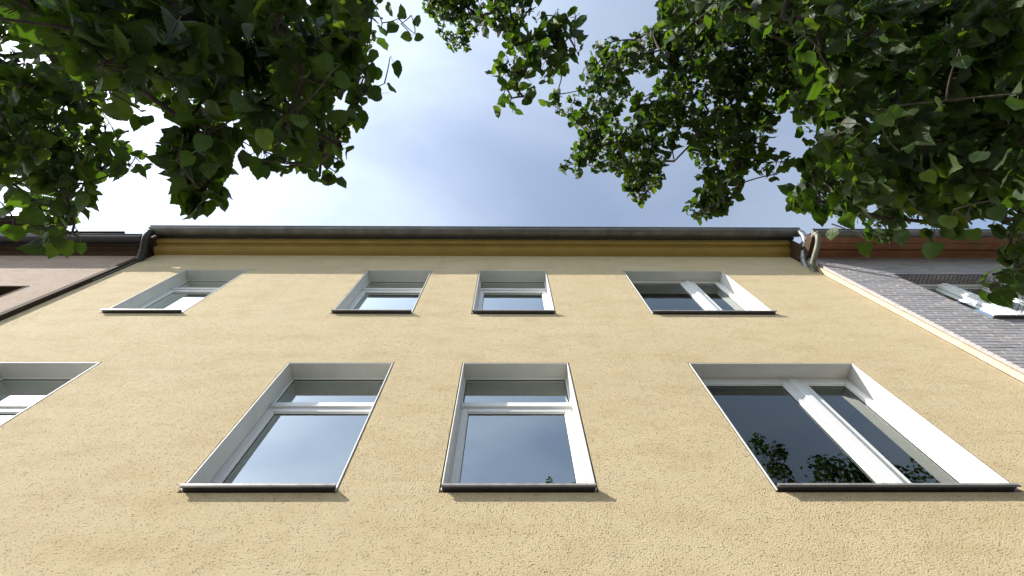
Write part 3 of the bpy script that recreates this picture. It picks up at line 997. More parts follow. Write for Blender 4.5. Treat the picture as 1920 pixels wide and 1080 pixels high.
# ------------------------------------------------------------------ trees
CLUMPS = {
'left_tree': [
(-0.89,-2.77,3.74,0.088,25,0.074),(-0.65,-2.53,3.18,0.064,13,0.074),(-1.11,-2.63,2.99,0.067,14,0.074),(-1.54,-2.76,3.41,0.09,26,0.074),
(-1.01,-2.87,3.51,0.053,9,0.074),(-0.99,-2.5,3.38,0.076,19,0.074),(-0.93,-2.65,3.05,0.065,13,0.074),(-1.15,-2.63,2.73,0.031,3,0.074),
(-0.8,-2.72,3.27,0.07,16,0.074),(-1,-2.78,3,0.034,3,0.074),(-0.78,-2.83,3.74,0.087,24,0.074),(-1.21,-2.73,3.18,0.076,18,0.074),
(-0.73,-2.61,3.46,0.075,18,0.074),(-1.17,-2.69,3.31,0.078,20,0.074),(-1.13,-2.77,3.22,0.075,18,0.074),(-0.45,-2.72,3.31,0.034,3,0.074),
(-0.98,-2.68,3.54,0.082,22,0.074),(-0.74,-2.37,3.66,0.042,5,0.074),(-1.14,-2.81,3.6,0.087,25,0.074),(-0.64,-2.64,3.48,0.075,18,0.074),
(-0.89,-2.38,3.05,0.064,13,0.074),(-0.65,-2.58,3.88,0.071,16,0.074),(-1,-2.55,2.86,0.06,12,0.074),(-1.1,-2.73,2.9,0.052,8,0.074),
(-0.99,-2.76,3.5,0.081,21,0.074),(-0.97,-2.22,3.66,0.044,6,0.074),(-0.94,-2.86,3.72,0.088,25,0.074),(-0.57,-2.88,3.55,0.05,8,0.074),
(-1.25,-2.74,2.89,0.035,4,0.074),(-1.03,-2.62,2.84,0.061,12,0.074),(-0.63,-2.49,3.7,0.042,5,0.074),(-0.81,-2.38,3.55,0.079,20,0.074),
(-0.54,-2.79,3.17,0.051,8,0.074),(-0.68,-2.78,3.67,0.082,22,0.074),(-0.9,-2.22,3.77,0.045,6,0.074),(-0.96,-2.2,3.04,0.052,9,0.074),
(-1.39,-2.73,3.13,0.078,20,0.074),(-0.57,-2.69,3.43,0.073,17,0.074),(-0.9,-2.56,3.49,0.078,20,0.074),(-1.02,-2.54,2.95,0.064,13,0.074),
(-1.21,-2.61,3.57,0.087,24,0.074),(-1,-2.35,3.14,0.069,15,0.074),(-0.62,-2.62,3.61,0.079,20,0.074),(-0.91,-2.54,3.13,0.067,14,0.074),
(-0.65,-2.79,3.19,0.065,14,0.074),(-1.25,-2.89,3.57,0.045,6,0.074),(-0.61,-2.52,3.3,0.068,15,0.074),(-1.26,-2.24,3.59,0.045,6,0.074),
(-1.28,-2.59,3.49,0.086,24,0.074),(-1.08,-2.47,3.34,0.077,19,0.074),(-0.99,-2.72,3.37,0.077,19,0.074),(-0.69,-2.37,3.07,0.061,12,0.074),
(-1.05,-2.6,3.55,0.083,22,0.074),(-1.16,-2.64,3.4,0.081,21,0.074),(-0.87,-2.83,3.44,0.078,19,0.074),(-1.03,-2.27,3.59,0.043,6,0.074),
(-1.09,-2.41,3.25,0.038,4,0.074),(-1.18,-2.76,3.07,0.072,16,0.074),(-0.88,-2.65,3.6,0.082,22,0.074),(-1.06,-2.75,3.27,0.075,18,0.074),
(-1.39,-2.64,3.14,0.04,5,0.074),(-0.8,-2.46,3.13,0.065,13,0.074),(-1.04,-2.75,2.99,0.042,5,0.074),(-0.47,-2.75,3.26,0.066,14,0.074),
(-0.68,-2.42,3.73,0.043,6,0.074),(-1.66,-2.72,3.31,0.072,16,0.074),(-1.6,-2.82,3.32,0.057,10,0.074),(-1.02,-2.82,3.33,0.061,12,0.074),
(-0.85,-2.47,3.66,0.084,22,0.074),(-0.69,-2.66,3.13,0.064,13,0.074),(-0.92,-2.35,3.22,0.036,4,0.074),(-1.37,-2.62,3.5,0.088,25,0.074),
(-0.64,-2.66,3.31,0.069,15,0.074),(-0.98,-2.31,3.01,0.033,3,0.074),(-1.36,-2.72,2.97,0.037,4,0.074),(-1.13,-2.73,3.48,0.083,22,0.074),
(-1.53,-2.62,3.43,0.046,6,0.074),(-0.9,-2.51,2.95,0.031,3,0.074),(-1.29,-2.51,3.27,0.041,5,0.074),(-1.32,-2.74,3.43,0.085,23,0.074),
(-1.4,-2.75,3.34,0.085,23,0.074),(-1.01,-2.46,3.71,0.088,25,0.074),(-0.94,-2.62,3.49,0.079,20,0.074),(-1.51,-2.72,3.29,0.086,24,0.074),
(-0.97,-2.64,3.25,0.072,17,0.074),(-1.35,-2.8,3.14,0.04,5,0.074),(-0.81,-2.88,3.42,0.039,5,0.074),(-1.07,-2.81,3.19,0.038,4,0.074),
(-1.38,-2.63,2.98,0.038,4,0.074),(-0.79,-2.31,3.61,0.042,5,0.074),(-0.71,-2.42,3.17,0.065,13,0.074),(-1.33,-2.54,3.43,0.044,6,0.074),
(-1.22,-2.19,3.37,0.042,5,0.074),(-1.05,-2.76,4.19,0.165,60,0.075),(-1.28,-3.02,6.03,0.139,60,0.075),(-2.35,-3.07,4.94,0.242,60,0.075),
(-1.2,-3.05,4.39,0.093,34,0.075),(-1.17,-2.63,4.54,0.186,60,0.075),(-1.67,-2.92,4.49,0.198,60,0.075),(-2,-3,4.02,0.096,36,0.075),
(-2.4,-2.81,5.29,0.259,60,0.075),(-2.47,-2.43,5.67,0.179,60,0.075),(-1.15,-3.17,4.99,0.11,47,0.075),(-1.76,-2.99,4.32,0.154,60,0.075),
(-1.61,-2.54,4.57,0.198,60,0.075),(-3.11,-3.13,4.97,0.174,60,0.075),(-2.91,-2.92,4.51,0.124,60,0.075),(-2,-3.27,5.7,0.217,60,0.075),
(-1.81,-2.27,5.51,0.13,60,0.075),(-0.88,-3.12,4.74,0.1,39,0.075),(-2.15,-2.82,4.03,0.122,59,0.075),(-2.72,-3.03,4.99,0.257,60,0.075),
(-2.58,-2.52,5.39,0.138,60,0.075),(-1.65,-2.81,4.06,0.175,60,0.075),(-1.47,-2.82,4.56,0.195,60,0.075),(-1.12,-2.84,4.84,0.202,60,0.075),
(-2.11,-3.26,5.14,0.126,60,0.075),(-2,-2.6,4.15,0.097,37,0.075),(-2.58,-3.05,4.27,0.113,50,0.075),(-2.37,-2.81,4.55,0.223,60,0.075),
(-2.41,-2.66,5.45,0.267,60,0.075),(-0.89,-2.62,4.31,0.086,29,0.075),(-2.18,-3.14,4.63,0.114,51,0.075),(-1.57,-2.72,5.06,0.223,60,0.075),
(-2.44,-2.83,4.19,0.107,45,0.075),(-1.11,-2.4,4.36,0.112,49,0.075),(-2.13,-2.56,4.51,0.108,46,0.075),(-1.51,-3.11,5.51,0.249,60,0.075),
(-2.25,-3.31,5.72,0.179,60,0.075),(-2.08,-2.47,5.84,0.277,60,0.075),(-1.38,-3.18,5.96,0.174,60,0.075),(-1.86,-3.13,5.71,0.268,60,0.075),
(-1.78,-2.95,3.89,0.088,30,0.075),(-2.28,-2.25,4.31,0.08,13,0.072),(-2.02,-2.21,3.62,0.081,13,0.072),(-1.9,-1.93,3.47,0.039,3,0.072),
(-2.16,-2.13,4.08,0.048,4,0.072),(-2.14,-2.32,3.86,0.088,15,0.072),(-2.35,-2.5,4.27,0.1,20,0.072),(-2.08,-2.44,3.52,0.041,3,0.072),
(-2.32,-2.59,3.97,0.093,18,0.072),(-2.22,-2.59,3.72,0.055,6,0.072),(-2.67,-2.12,3.97,0.081,13,0.072),(-1.99,-2.48,3.5,0.077,12,0.072),
(-1.98,-2.16,3.66,0.081,13,0.072),(-1.99,-2.11,3.7,0.082,13,0.072),(-2.4,-1.91,3.86,0.048,4,0.072),(-2.16,-2.22,4.26,0.05,5,0.072),
(-2.18,-2.43,3.97,0.091,16,0.072),(-2.08,-1.92,3.6,0.042,3,0.072),(-1.79,-2.59,3.64,0.039,3,0.072),(-1.96,-2.11,3.74,0.042,3,0.072),
(-2.48,-1.89,4.09,0.1,20,0.072),(-2.27,-2.18,4.04,0.094,18,0.072),(-1.73,-2.2,3.73,0.04,3,0.072),(-2.43,-2.53,4.2,0.1,20,0.072),
(-2.07,-2.34,4.08,0.047,4,0.072),(-2.06,-2.36,3.68,0.082,14,0.072),(-2.4,-2.56,3.97,0.095,18,0.072),(-1.9,-2.55,3.85,0.042,3,0.072),
(-1.96,-2.29,3.53,0.078,12,0.072),(-2.45,-2.31,3.87,0.094,18,0.072),(-2.62,-2.36,3.97,0.051,5,0.072),(-2.46,-2.51,3.88,0.048,4,0.072),
(-1.97,-2.35,3.51,0.077,12,0.072),(-2.56,-2.22,3.88,0.062,7,0.072),(-2.11,-2.08,3.71,0.043,3,0.072),(-2.29,-2.38,4.25,0.099,20,0.072),
(-1.97,-2.23,3.82,0.084,14,0.072),(-2.16,-2.22,3.83,0.088,15,0.072),(-2.57,-2.2,4.02,0.1,20,0.072),(-2.13,-2.27,3.92,0.089,16,0.072),
(-2.12,-2.47,3.68,0.083,14,0.072),(-2.09,-2.14,3.59,0.042,3,0.072),(-1.96,-2.44,3.96,0.044,4,0.072),(-1.93,-2.06,3.6,0.079,12,0.072),
(-2.29,-2.66,3.97,0.047,4,0.072),(-2.45,-1.93,3.98,0.097,19,0.072),(-1.89,-2.53,3.72,0.08,13,0.072),(-2.17,-2.61,3.76,0.055,6,0.072),
(-2,-2.53,3.67,0.081,13,0.072),(-2.54,-2.12,3.93,0.05,5,0.072),(-1.91,-2.47,3.85,0.083,14,0.072),(-2.67,-2.3,3.99,0.052,5,0.072),
(-2.26,-2.42,3.73,0.087,15,0.072),(-1.98,-1.91,3.62,0.042,3,0.072),(-2.25,-2.67,4.04,0.048,4,0.072),(-1.93,-2.64,3.76,0.042,3,0.072),
(-2.37,-1.9,4.07,0.05,5,0.072),(-2.39,-2.25,3.79,0.092,17,0.072),(-1.87,-2.52,3.86,0.042,3,0.072),(-2.4,-2.25,4.04,0.096,19,0.072),
(-1.99,-2.16,3.61,0.051,5,0.072),(-2.19,-2.16,4.21,0.049,5,0.072),(-2.85,-2.32,4.45,0.161,55,0.072),(-2.64,-2.14,4.27,0.15,48,0.072),
(-2.86,-2.08,4.21,0.079,13,0.072),(-2.95,-1.86,4.49,0.085,15,0.072),(-2.72,-2.15,3.98,0.074,11,0.072),(-2.86,-2.44,4.22,0.079,13,0.072),
(-2.31,-2.49,3.85,0.082,14,0.072),(-2.4,-2.29,3.86,0.132,37,0.072),(-2.17,-2.24,3.95,0.065,9,0.072),(-2.55,-2.51,4.37,0.077,12,0.072),
(-2.96,-2.02,4.75,0.089,16,0.072),(-2.96,-2.3,4.75,0.173,60,0.072),(-2.48,-2.34,3.85,0.068,10,0.072),(-2.72,-2.55,4.16,0.076,12,0.072),
(-0.98,-2.33,3.03,0.025,3,0.066),(-1.01,-2.16,3.1,0.026,3,0.066),(-1.05,-2.22,3.15,0.042,5,0.066),(-1.01,-2.18,3.2,0.028,3,0.066),
(-0.94,-2.33,3.07,0.049,7,0.066),(-0.96,-2.24,3.1,0.04,5,0.066),(-0.95,-2.37,3.06,0.025,3,0.066),(-1.11,-2.24,3.28,0.057,10,0.066),
(-0.95,-2.29,3.12,0.026,3,0.066),(-1,-2.36,3.2,0.027,3,0.066),(-1.17,-2.15,3.29,0.03,3,0.066),(-0.98,-2.37,3.04,0.025,3,0.066),
(-0.95,-2.21,3.04,0.049,7,0.066),(-1.05,-2.28,3.13,0.027,3,0.066),(-1.02,-2.32,3.27,0.028,3,0.066),(-1.02,-2.24,3.26,0.028,3,0.066),
(-0.7,-2.26,3.34,0.039,3,0.066),(-0.78,-2.36,3.63,0.036,3,0.066),(-0.71,-2.38,3.25,0.024,3,0.066),(-0.82,-2.33,3.56,0.044,4,0.066),
(-0.72,-2.31,3.43,0.051,6,0.066),(-0.79,-2.28,3.47,0.042,4,0.066),(-0.7,-2.25,3.52,0.027,3,0.066),(-0.67,-2.37,3.5,0.027,3,0.066),
(-0.6,-2.32,3.3,0.024,3,0.066),(-0.81,-2.17,3.59,0.029,3,0.066),],
'right_tree': [
(-0.68,-3.4,6.3,0.079,45,0.045),(-0.34,-3.2,6.01,0.074,39,0.045),(-0.37,-3.49,6.06,0.039,10,0.045),(-0.43,-3.16,6.33,0.079,44,0.045),
(-0.4,-3.1,6.36,0.079,45,0.045),(-0.43,-3.23,5.98,0.073,38,0.045),(-0.56,-3.3,6.13,0.076,41,0.045),(-0.27,-3.38,5.93,0.073,38,0.045),
(-0.34,-3.28,6.12,0.076,41,0.045),(-0.28,-3.08,6.01,0.037,10,0.045),(-0.45,-3.02,6.34,0.079,44,0.045),(-0.7,-3.29,6.08,0.039,10,0.045),
(-0.55,-3.44,6.34,0.08,45,0.045),(-0.58,-3.49,6.25,0.079,44,0.045),(-0.5,-3.55,6.4,0.042,12,0.045),(-0.54,-3.12,5.91,0.072,37,0.045),
(-0.26,-3.36,6.23,0.04,11,0.045),(-0.77,-3.53,6.37,0.042,12,0.045),(-0.48,-3.42,6.35,0.08,45,0.045),(-0.63,-3.21,6.13,0.076,41,0.045),
(-0.33,-3.31,5.93,0.073,37,0.045),(-0.4,-2.97,6.47,0.041,12,0.045),(-0.56,-3.02,5.94,0.037,9,0.045),(-0.41,-3.48,6.38,0.08,46,0.045),
(-0.3,-3.02,6.03,0.038,10,0.045),(-0.56,-3.04,6.48,0.065,30,0.045),(-0.46,-2.91,5.93,0.037,9,0.045),(-0.22,-3.45,5.88,0.037,9,0.045),
(-0.45,-3.16,5.97,0.073,38,0.045),(-0.74,-3.41,6.2,0.04,11,0.045),(-0.27,-3.31,6.51,0.042,12,0.045),(-0.64,-3.44,6.05,0.076,41,0.045),
(-0.55,-3.25,6.25,0.078,43,0.045),(-0.25,-3.15,6.03,0.038,10,0.045),(-0.68,-3.2,5.97,0.038,10,0.045),(-0.47,-3.3,6.07,0.075,40,0.045),
(0.01,-2.87,5.1,0.047,5,0.075),(-0.06,-2.96,5.39,0.05,6,0.075),(-0.13,-3.12,5.09,0.059,9,0.075),(-0.01,-3.26,5.1,0.047,6,0.075),
(0.4,-3.31,5.31,0.051,7,0.075),(0.22,-3.23,4.99,0.046,5,0.075),(-0.07,-3.05,5.16,0.093,23,0.075),(0.13,-3.14,5.55,0.053,7,0.075),
(0.1,-3.24,5.5,0.103,28,0.075),(0.01,-3.18,5.42,0.1,27,0.075),(0.03,-3.02,5.41,0.099,27,0.075),(0.13,-3.35,5.53,0.053,7,0.075),
(0.2,-3.22,5.34,0.063,10,0.075),(-0.12,-3.28,5.44,0.081,17,0.075),(-0.2,-3.03,5.26,0.049,6,0.075),(0.34,-3.3,5.53,0.053,7,0.075),
(-0.18,-3.33,5.37,0.051,7,0.075),(0.28,-2.89,5.07,0.082,18,0.078),(0.38,-2.71,5.24,0.044,5,0.078),(-0,-2.75,5.3,0.087,20,0.078),
(0.31,-3.02,5.19,0.044,5,0.078),(0.41,-2.89,4.94,0.051,6,0.078),(0.25,-2.64,5.15,0.043,4,0.078),(0.32,-2.81,5.05,0.082,17,0.078),
(0.14,-2.7,5,0.041,4,0.078),(0.23,-2.72,4.79,0.075,15,0.078),(0.21,-3.01,5.19,0.044,5,0.078),(0.14,-2.87,5.12,0.083,18,0.078),
(0.04,-2.83,5.09,0.042,4,0.078),(0.4,-2.95,4.75,0.039,3,0.078),(0.46,-2.83,5.18,0.044,5,0.078),(-0.07,-2.67,5.26,0.044,5,0.078),
(0.2,-2.82,4.98,0.08,17,0.078),(0.06,-2.66,5,0.041,4,0.078),(0.13,-2.77,4.9,0.078,16,0.078),(0.36,-2.96,5.16,0.085,19,0.078),
(-0.02,-2.57,5.27,0.033,3,0.07),(0.02,-2.5,5.19,0.04,3,0.07),(0.05,-2.59,5.05,0.049,3,0.07),(-0.01,-2.63,4.91,0.037,3,0.07),
(0.1,-2.51,5.09,0.031,3,0.07),(-0.06,-2.47,5.27,0.033,3,0.07),(0.08,-2.68,5.12,0.032,3,0.07),(1.86,-3.09,5.26,0.097,37,0.064),
(1.88,-3.07,5.66,0.106,44,0.064),(1.86,-1.97,6.06,0.058,13,0.064),(2.27,-2.84,5.32,0.103,41,0.064),(1.02,-2.02,5.23,0.089,31,0.064),
(0.58,-1.98,5.45,0.059,13,0.064),(1.71,-3.26,5.29,0.097,37,0.064),(1.85,-2.07,5.51,0.102,41,0.064),(1.65,-2.2,4.97,0.088,30,0.064),
(1.44,-2.93,4.99,0.087,30,0.064),(0.69,-2.26,5.59,0.095,35,0.064),(2.29,-2.63,5.63,0.109,46,0.064),(2.17,-2.37,5.77,0.11,48,0.064),
(1.24,-3.06,5.58,0.099,38,0.064),(1.43,-2.68,6.01,0.109,47,0.064),(1.57,-2.55,5.44,0.097,37,0.064),(1.18,-2.4,5.22,0.089,31,0.064),
(1.09,-2.99,6.14,0.056,12,0.064),(1.3,-2.77,5.46,0.096,36,0.064),(1.92,-2.76,4.94,0.091,32,0.064),(2.38,-2.64,5.47,0.107,45,0.064),
(1.25,-2.82,6.18,0.112,49,0.064),(1.96,-2.8,5.64,0.105,44,0.064),(0.74,-2.52,5.73,0.098,38,0.064),(2.04,-2.87,5.18,0.097,37,0.064),
(1.9,-2.82,5.15,0.095,35,0.064),(2.03,-1.89,5.78,0.056,12,0.064),(1.05,-1.84,5.69,0.051,10,0.064),(1.78,-2.41,5.94,0.11,48,0.064),
(2.11,-2.02,5.49,0.083,27,0.064),(1.56,-3.25,5.75,0.106,44,0.064),(0.6,-2.5,6.09,0.054,11,0.064),(0.75,-2.13,5.57,0.095,35,0.064),
(0.74,-2.65,5.64,0.096,36,0.064),(1.94,-1.61,5.83,0.057,12,0.064),(1.91,-2.58,5.11,0.094,34,0.064),(1.73,-3.2,4.87,0.057,12,0.064),
(0.88,-2.32,6.19,0.11,47,0.064),(1.49,-2.83,5.7,0.103,41,0.064),(1.28,-3.3,5.38,0.076,23,0.064),(1.55,-3.23,5.97,0.11,48,0.064),
(1.83,-2.6,5.52,0.101,40,0.064),(1.55,-3.09,5.39,0.097,37,0.064),(0.93,-2.43,6.19,0.11,48,0.064),(2.22,-2.5,5.6,0.055,12,0.064),
(2.11,-3.42,5.87,0.073,21,0.064),(1.24,-2.23,5.94,0.106,44,0.064),(1.12,-1.92,6.33,0.115,52,0.064),(1.36,-3.02,6.13,0.112,49,0.064),
(1.71,-2.32,5.95,0.11,47,0.064),(1.08,-2.15,6.32,0.114,51,0.064),(1.55,-2.94,5.49,0.099,38,0.064),(1.94,-3.02,5.5,0.103,42,0.064),
(1.87,-2.03,5.37,0.079,24,0.064),(0.59,-2.32,5.82,0.051,10,0.064),(1.93,-3.18,5.69,0.107,45,0.064),(1.29,-2.47,5.3,0.092,33,0.064),
(1.37,-2.4,5.36,0.094,34,0.064),(1.41,-3.19,5,0.088,30,0.064),(1.06,-2.12,5.52,0.095,36,0.064),(1.73,-2.9,5.13,0.093,34,0.064),
(1.61,-3.17,5.21,0.094,35,0.064),(1.42,-2.56,5.76,0.103,42,0.064),(1.95,-2.45,5.55,0.103,42,0.064),(1.45,-2.57,6.15,0.112,49,0.064),
(1.91,-2.49,4.78,0.045,7,0.064),(1.49,-2.79,5.33,0.094,35,0.064),(1.75,-3,4.9,0.089,31,0.064),(2.51,-2.75,5.78,0.115,52,0.064),
(0.83,-2.74,5.28,0.089,31,0.064),(1.76,-2.27,5.82,0.107,45,0.064),(1.25,-2.89,5.41,0.095,35,0.064),(1.25,-2.43,5.81,0.103,42,0.064),
(2.24,-2.53,5.91,0.114,51,0.064),(1.32,-2.11,6.06,0.109,47,0.064),(2.03,-3.27,5.61,0.107,45,0.064),(2.37,-3,5.66,0.111,48,0.064),
(2.44,-3.22,5.67,0.072,20,0.064),(1.19,-2.09,5.27,0.047,8,0.064),(1.19,-2.77,5.45,0.095,35,0.064),(0.57,-1.89,6.3,0.057,13,0.064),
(1.86,-2.29,5.08,0.074,21,0.064),(2.07,-3.13,5.19,0.098,38,0.064),(1.66,-3.15,6.07,0.113,50,0.064),(1.82,-2.71,5.44,0.1,39,0.064),
(1.19,-3.23,5.34,0.094,34,0.064),(1.64,-2.87,5.42,0.098,38,0.064),(0.97,-1.94,6.32,0.114,51,0.064),(1.18,-2.34,5.46,0.095,35,0.064),
(0.98,-2.84,5.65,0.098,38,0.064),(1.84,-2.95,5.08,0.093,34,0.064),(1.96,-2.34,5.83,0.109,47,0.064),(2.05,-2.07,5.11,0.049,9,0.064),
(1.52,-2.37,5.11,0.09,31,0.064),(1.36,-2.19,5.6,0.099,39,0.064),(2.13,-2.4,5.53,0.054,11,0.064),(1.99,-2.68,5.04,0.093,34,0.064),
(1.99,-2.64,4.74,0.045,7,0.064),(1.13,-1.97,5.27,0.058,13,0.064),(2.37,-3.13,5.61,0.11,48,0.064),(1.8,-2.79,5.78,0.107,45,0.064),
(1.72,-3.23,5.7,0.106,44,0.064),(0.81,-2.81,5.5,0.094,34,0.064),(1.1,-3.13,5.24,0.091,32,0.064),(1.78,-2.19,4.98,0.09,31,0.064),
(1.42,-3.05,5.77,0.104,43,0.064),(1.71,-1.83,5.3,0.05,9,0.064),(1.73,-3.13,5.61,0.104,42,0.064),(1.7,-2.5,5.37,0.097,37,0.064),
(0.77,-2.92,5.95,0.053,11,0.064),(0.58,-2.57,5.46,0.047,8,0.064),(2.14,-3.05,5.48,0.105,43,0.064),(2.14,-3.15,5.45,0.105,43,0.064),
(1.69,-3.46,5.86,0.056,12,0.064),(1.5,-2.92,5.84,0.106,44,0.064),(2.12,-2.96,5.07,0.061,15,0.064),(1.14,-1.75,5.71,0.052,10,0.064),
(0.63,-2.07,5.48,0.093,34,0.064),(0.98,-2.21,5.47,0.094,34,0.064),(2.06,-3.27,5.1,0.05,9,0.064),(0.4,-2.44,5.78,0.05,10,0.064),
(1.7,-2.16,5.55,0.101,40,0.064),(1.04,-2.49,5.39,0.092,33,0.064),(1.18,-3.32,5.42,0.061,14,0.064),(0.94,-2.68,6.05,0.107,45,0.064),
(0.59,-2.19,5.45,0.047,8,0.064),(1.05,-2.56,6.31,0.113,50,0.064),(1.56,-2.66,5.33,0.095,35,0.064),(1.93,-2.67,5.08,0.093,34,0.064),
(1.85,-2.91,5.64,0.105,43,0.064),(0.85,-1.89,6.23,0.057,12,0.064),(1.26,-2.98,6.19,0.112,50,0.064),(2.21,-3.28,5.6,0.109,47,0.064),
(0.77,-2.74,6.36,0.091,32,0.064),(1.86,-2.24,5.79,0.108,45,0.064),(1.45,-2.67,5.61,0.1,39,0.064),(1.65,-3.34,5.41,0.051,10,0.064),
(1.94,-3.28,5.11,0.049,9,0.064),(0.36,-2.53,5.39,0.046,8,0.064),(1.6,-2,5.15,0.092,33,0.064),(1.02,-2.06,6.13,0.109,47,0.064),
(1.11,-3.27,5.46,0.049,9,0.064),(2.01,-1.98,5.09,0.049,9,0.064),(2.18,-2.74,5.85,0.112,50,0.064),(1.62,-3.43,5.92,0.071,19,0.064),
(2.2,-3.24,5.3,0.052,10,0.064),(1.79,-2.79,5.13,0.093,34,0.064),(0.87,-2.85,6.4,0.115,52,0.064),(1.75,-2.69,5.53,0.101,40,0.064),
(2.27,-3.26,5.86,0.115,52,0.064),(0.57,-2.39,6.3,0.057,12,0.064),(1.82,-2.25,5.45,0.1,39,0.064),(1.25,-2.35,6.14,0.11,48,0.064),
(1.44,-2.24,5.26,0.092,33,0.064),(2.34,-3.36,5.68,0.112,50,0.064),(1.19,-3.04,5.9,0.054,11,0.064),(0.71,-2.39,6.04,0.105,44,0.064),
(0.77,-2.29,5.22,0.087,29,0.064),(1.13,-3.07,5.07,0.087,29,0.064),(1.99,-2.71,4.78,0.07,19,0.064),(1.05,-3.06,5.19,0.046,8,0.064),
(2.43,-2.95,5.58,0.088,30,0.064),(1.51,-2.96,5.65,0.102,41,0.064),(1.62,-2.56,5.97,0.109,47,0.064),(1.33,-1.99,6.05,0.109,47,0.064),
(1.42,-2.33,5.64,0.1,40,0.064),(2.03,-2.35,5.78,0.109,47,0.064),(2.04,-2.77,5.3,0.099,39,0.064),(2.24,-2.53,5.15,0.05,10,0.064),
(1.55,-3.36,5.88,0.109,47,0.064),(1.26,-1.81,5.66,0.052,10,0.064),(1.82,-2.57,5.28,0.096,36,0.064),(0.9,-2.97,6.13,0.056,12,0.064),
(1.72,-1.62,5.59,0.053,11,0.064),(1.96,-2.08,5.41,0.101,40,0.064),(2.03,-2.96,5.55,0.105,43,0.064),(0.62,-2.04,6.12,0.055,12,0.064),
(1.64,-3.1,4.95,0.089,31,0.064),(1.67,-3.08,5.85,0.108,46,0.064),(1.1,-3.35,5.47,0.049,9,0.064),(1.79,-2.07,6.05,0.09,32,0.064),
(1.73,-3.32,5.29,0.05,9,0.064),(1.43,-2.7,5.19,0.091,32,0.064),(1.06,-2.28,5.68,0.099,38,0.064),(2.13,-3.05,5.32,0.101,40,0.064),
(1.84,-2.6,5.83,0.108,46,0.064),(1.55,-2.2,4.97,0.087,30,0.064),(1.46,-3.2,5.3,0.095,35,0.064),(2.55,-3.07,6.31,0.291,60,0.075),
(2.13,-3.33,6.31,0.283,60,0.075),(2.57,-3,5.89,0.271,60,0.075),(1.6,-3.32,5.94,0.254,60,0.075),(2.25,-2.74,6.03,0.137,60,0.075),
(3.16,-3.21,6.09,0.299,60,0.075),(4.06,-2.86,6.49,0.344,60,0.075),(2.23,-2.98,6.13,0.274,60,0.075),(2.53,-2.63,5.76,0.134,60,0.075),
(3.65,-3.35,6.31,0.325,60,0.075),(4.04,-3.15,6.12,0.329,60,0.075),(3.11,-2.91,5.94,0.289,60,0.075),(2.48,-3.06,5.45,0.249,60,0.075),
(4.41,-2.7,5.91,0.333,60,0.075),(1.77,-3.77,7.47,0.173,60,0.075),(3.85,-2.87,5.48,0.296,60,0.075),(2.48,-3.64,6.59,0.157,60,0.075),
(3.07,-3.65,7,0.175,60,0.075),(3.61,-3.56,6.53,0.172,60,0.075),(3.37,-3.4,5.59,0.147,60,0.075),(2,-3.02,7.21,0.165,60,0.075),
(2.18,-3.3,7.52,0.343,60,0.075),(3.52,-2.6,6.88,0.175,60,0.075),(2.19,-3.31,5.9,0.264,60,0.075),(4.03,-2.64,5.72,0.249,60,0.075),
(3.9,-2.95,5.96,0.317,60,0.075),(2.7,-3.42,5.76,0.139,60,0.075),(4.37,-3.14,5.86,0.169,60,0.075),(2.95,-3.12,5.09,0.249,60,0.075),
(3.04,-2.59,5.59,0.139,60,0.075),(2.89,-3.32,6.67,0.318,60,0.075),(3.99,-2.71,5.32,0.151,60,0.075),(3.3,-3.06,5.05,0.259,60,0.075),
(1.63,-3.17,6.95,0.156,60,0.075),(3.97,-3.4,5.69,0.159,60,0.075),(2.11,-3.59,6.79,0.158,60,0.075),(3.44,-3.09,5.83,0.296,60,0.075),
(3.41,-2.88,6.66,0.33,60,0.075),(1.72,-3.5,7.24,0.165,60,0.075),(3.77,-3.37,5.82,0.198,60,0.075),(3.59,-2.51,5.66,0.15,60,0.075),
(4.23,-2.79,6.38,0.345,60,0.075),(3.84,-3,6.57,0.34,60,0.075),(4.22,-2.49,5.67,0.162,60,0.075),(2.01,-3.49,6.08,0.139,60,0.075),
(2.12,-2.76,6.35,0.144,60,0.075),(1.98,-3.23,6.41,0.283,60,0.075),(4.42,-3.38,5.92,0.173,60,0.075),(3.3,-2.76,5.08,0.259,60,0.075),
(2.39,-2.76,5.89,0.265,60,0.075),(3.26,-2.57,5.55,0.141,60,0.075),(2.59,-3.27,5.69,0.265,60,0.075),(4.2,-2.91,5.57,0.16,60,0.075),
(3.02,-3.3,5.35,0.135,60,0.075),(1.88,-2.98,6.24,0.271,60,0.075),(4.01,-2.54,5.88,0.162,60,0.075),(3.99,-2.49,5.22,0.149,60,0.075),
(3.29,-3.12,5.93,0.296,60,0.075),(1.71,-2.24,3.58,0.099,27,0.076),(1.87,-3.01,4.08,0.061,10,0.076),(2.27,-2.85,3.85,0.121,41,0.076),
(1.52,-2.12,3.56,0.094,24,0.076),(1.37,-2.83,3.55,0.09,23,0.076),(2.35,-2.43,3.8,0.121,41,0.076),(1.75,-2.98,4.32,0.123,42,0.076),
(1.72,-2.9,3.45,0.049,6,0.076),(1.9,-2.22,3.37,0.098,27,0.076),(2.36,-2.65,3.83,0.122,41,0.076),(1.84,-2.16,3.15,0.058,9,0.076),
(2.05,-2.7,4.29,0.127,45,0.076),(1.7,-2.73,3.5,0.096,26,0.076),(1.46,-2.69,3.79,0.099,27,0.076),(1.22,-2.8,3.7,0.092,23,0.076),
(2.06,-2.13,3.59,0.108,32,0.076),(1.43,-2.35,3.67,0.094,25,0.076),(1.55,-2.47,4.06,0.109,33,0.076),(1.87,-2.86,3.52,0.102,29,0.076),
(1.62,-2.19,3.59,0.097,26,0.076),(1.83,-2.11,4.11,0.117,38,0.076),(2.28,-2.39,3.99,0.124,43,0.076),(2.16,-2.55,3.77,0.115,37,0.076),
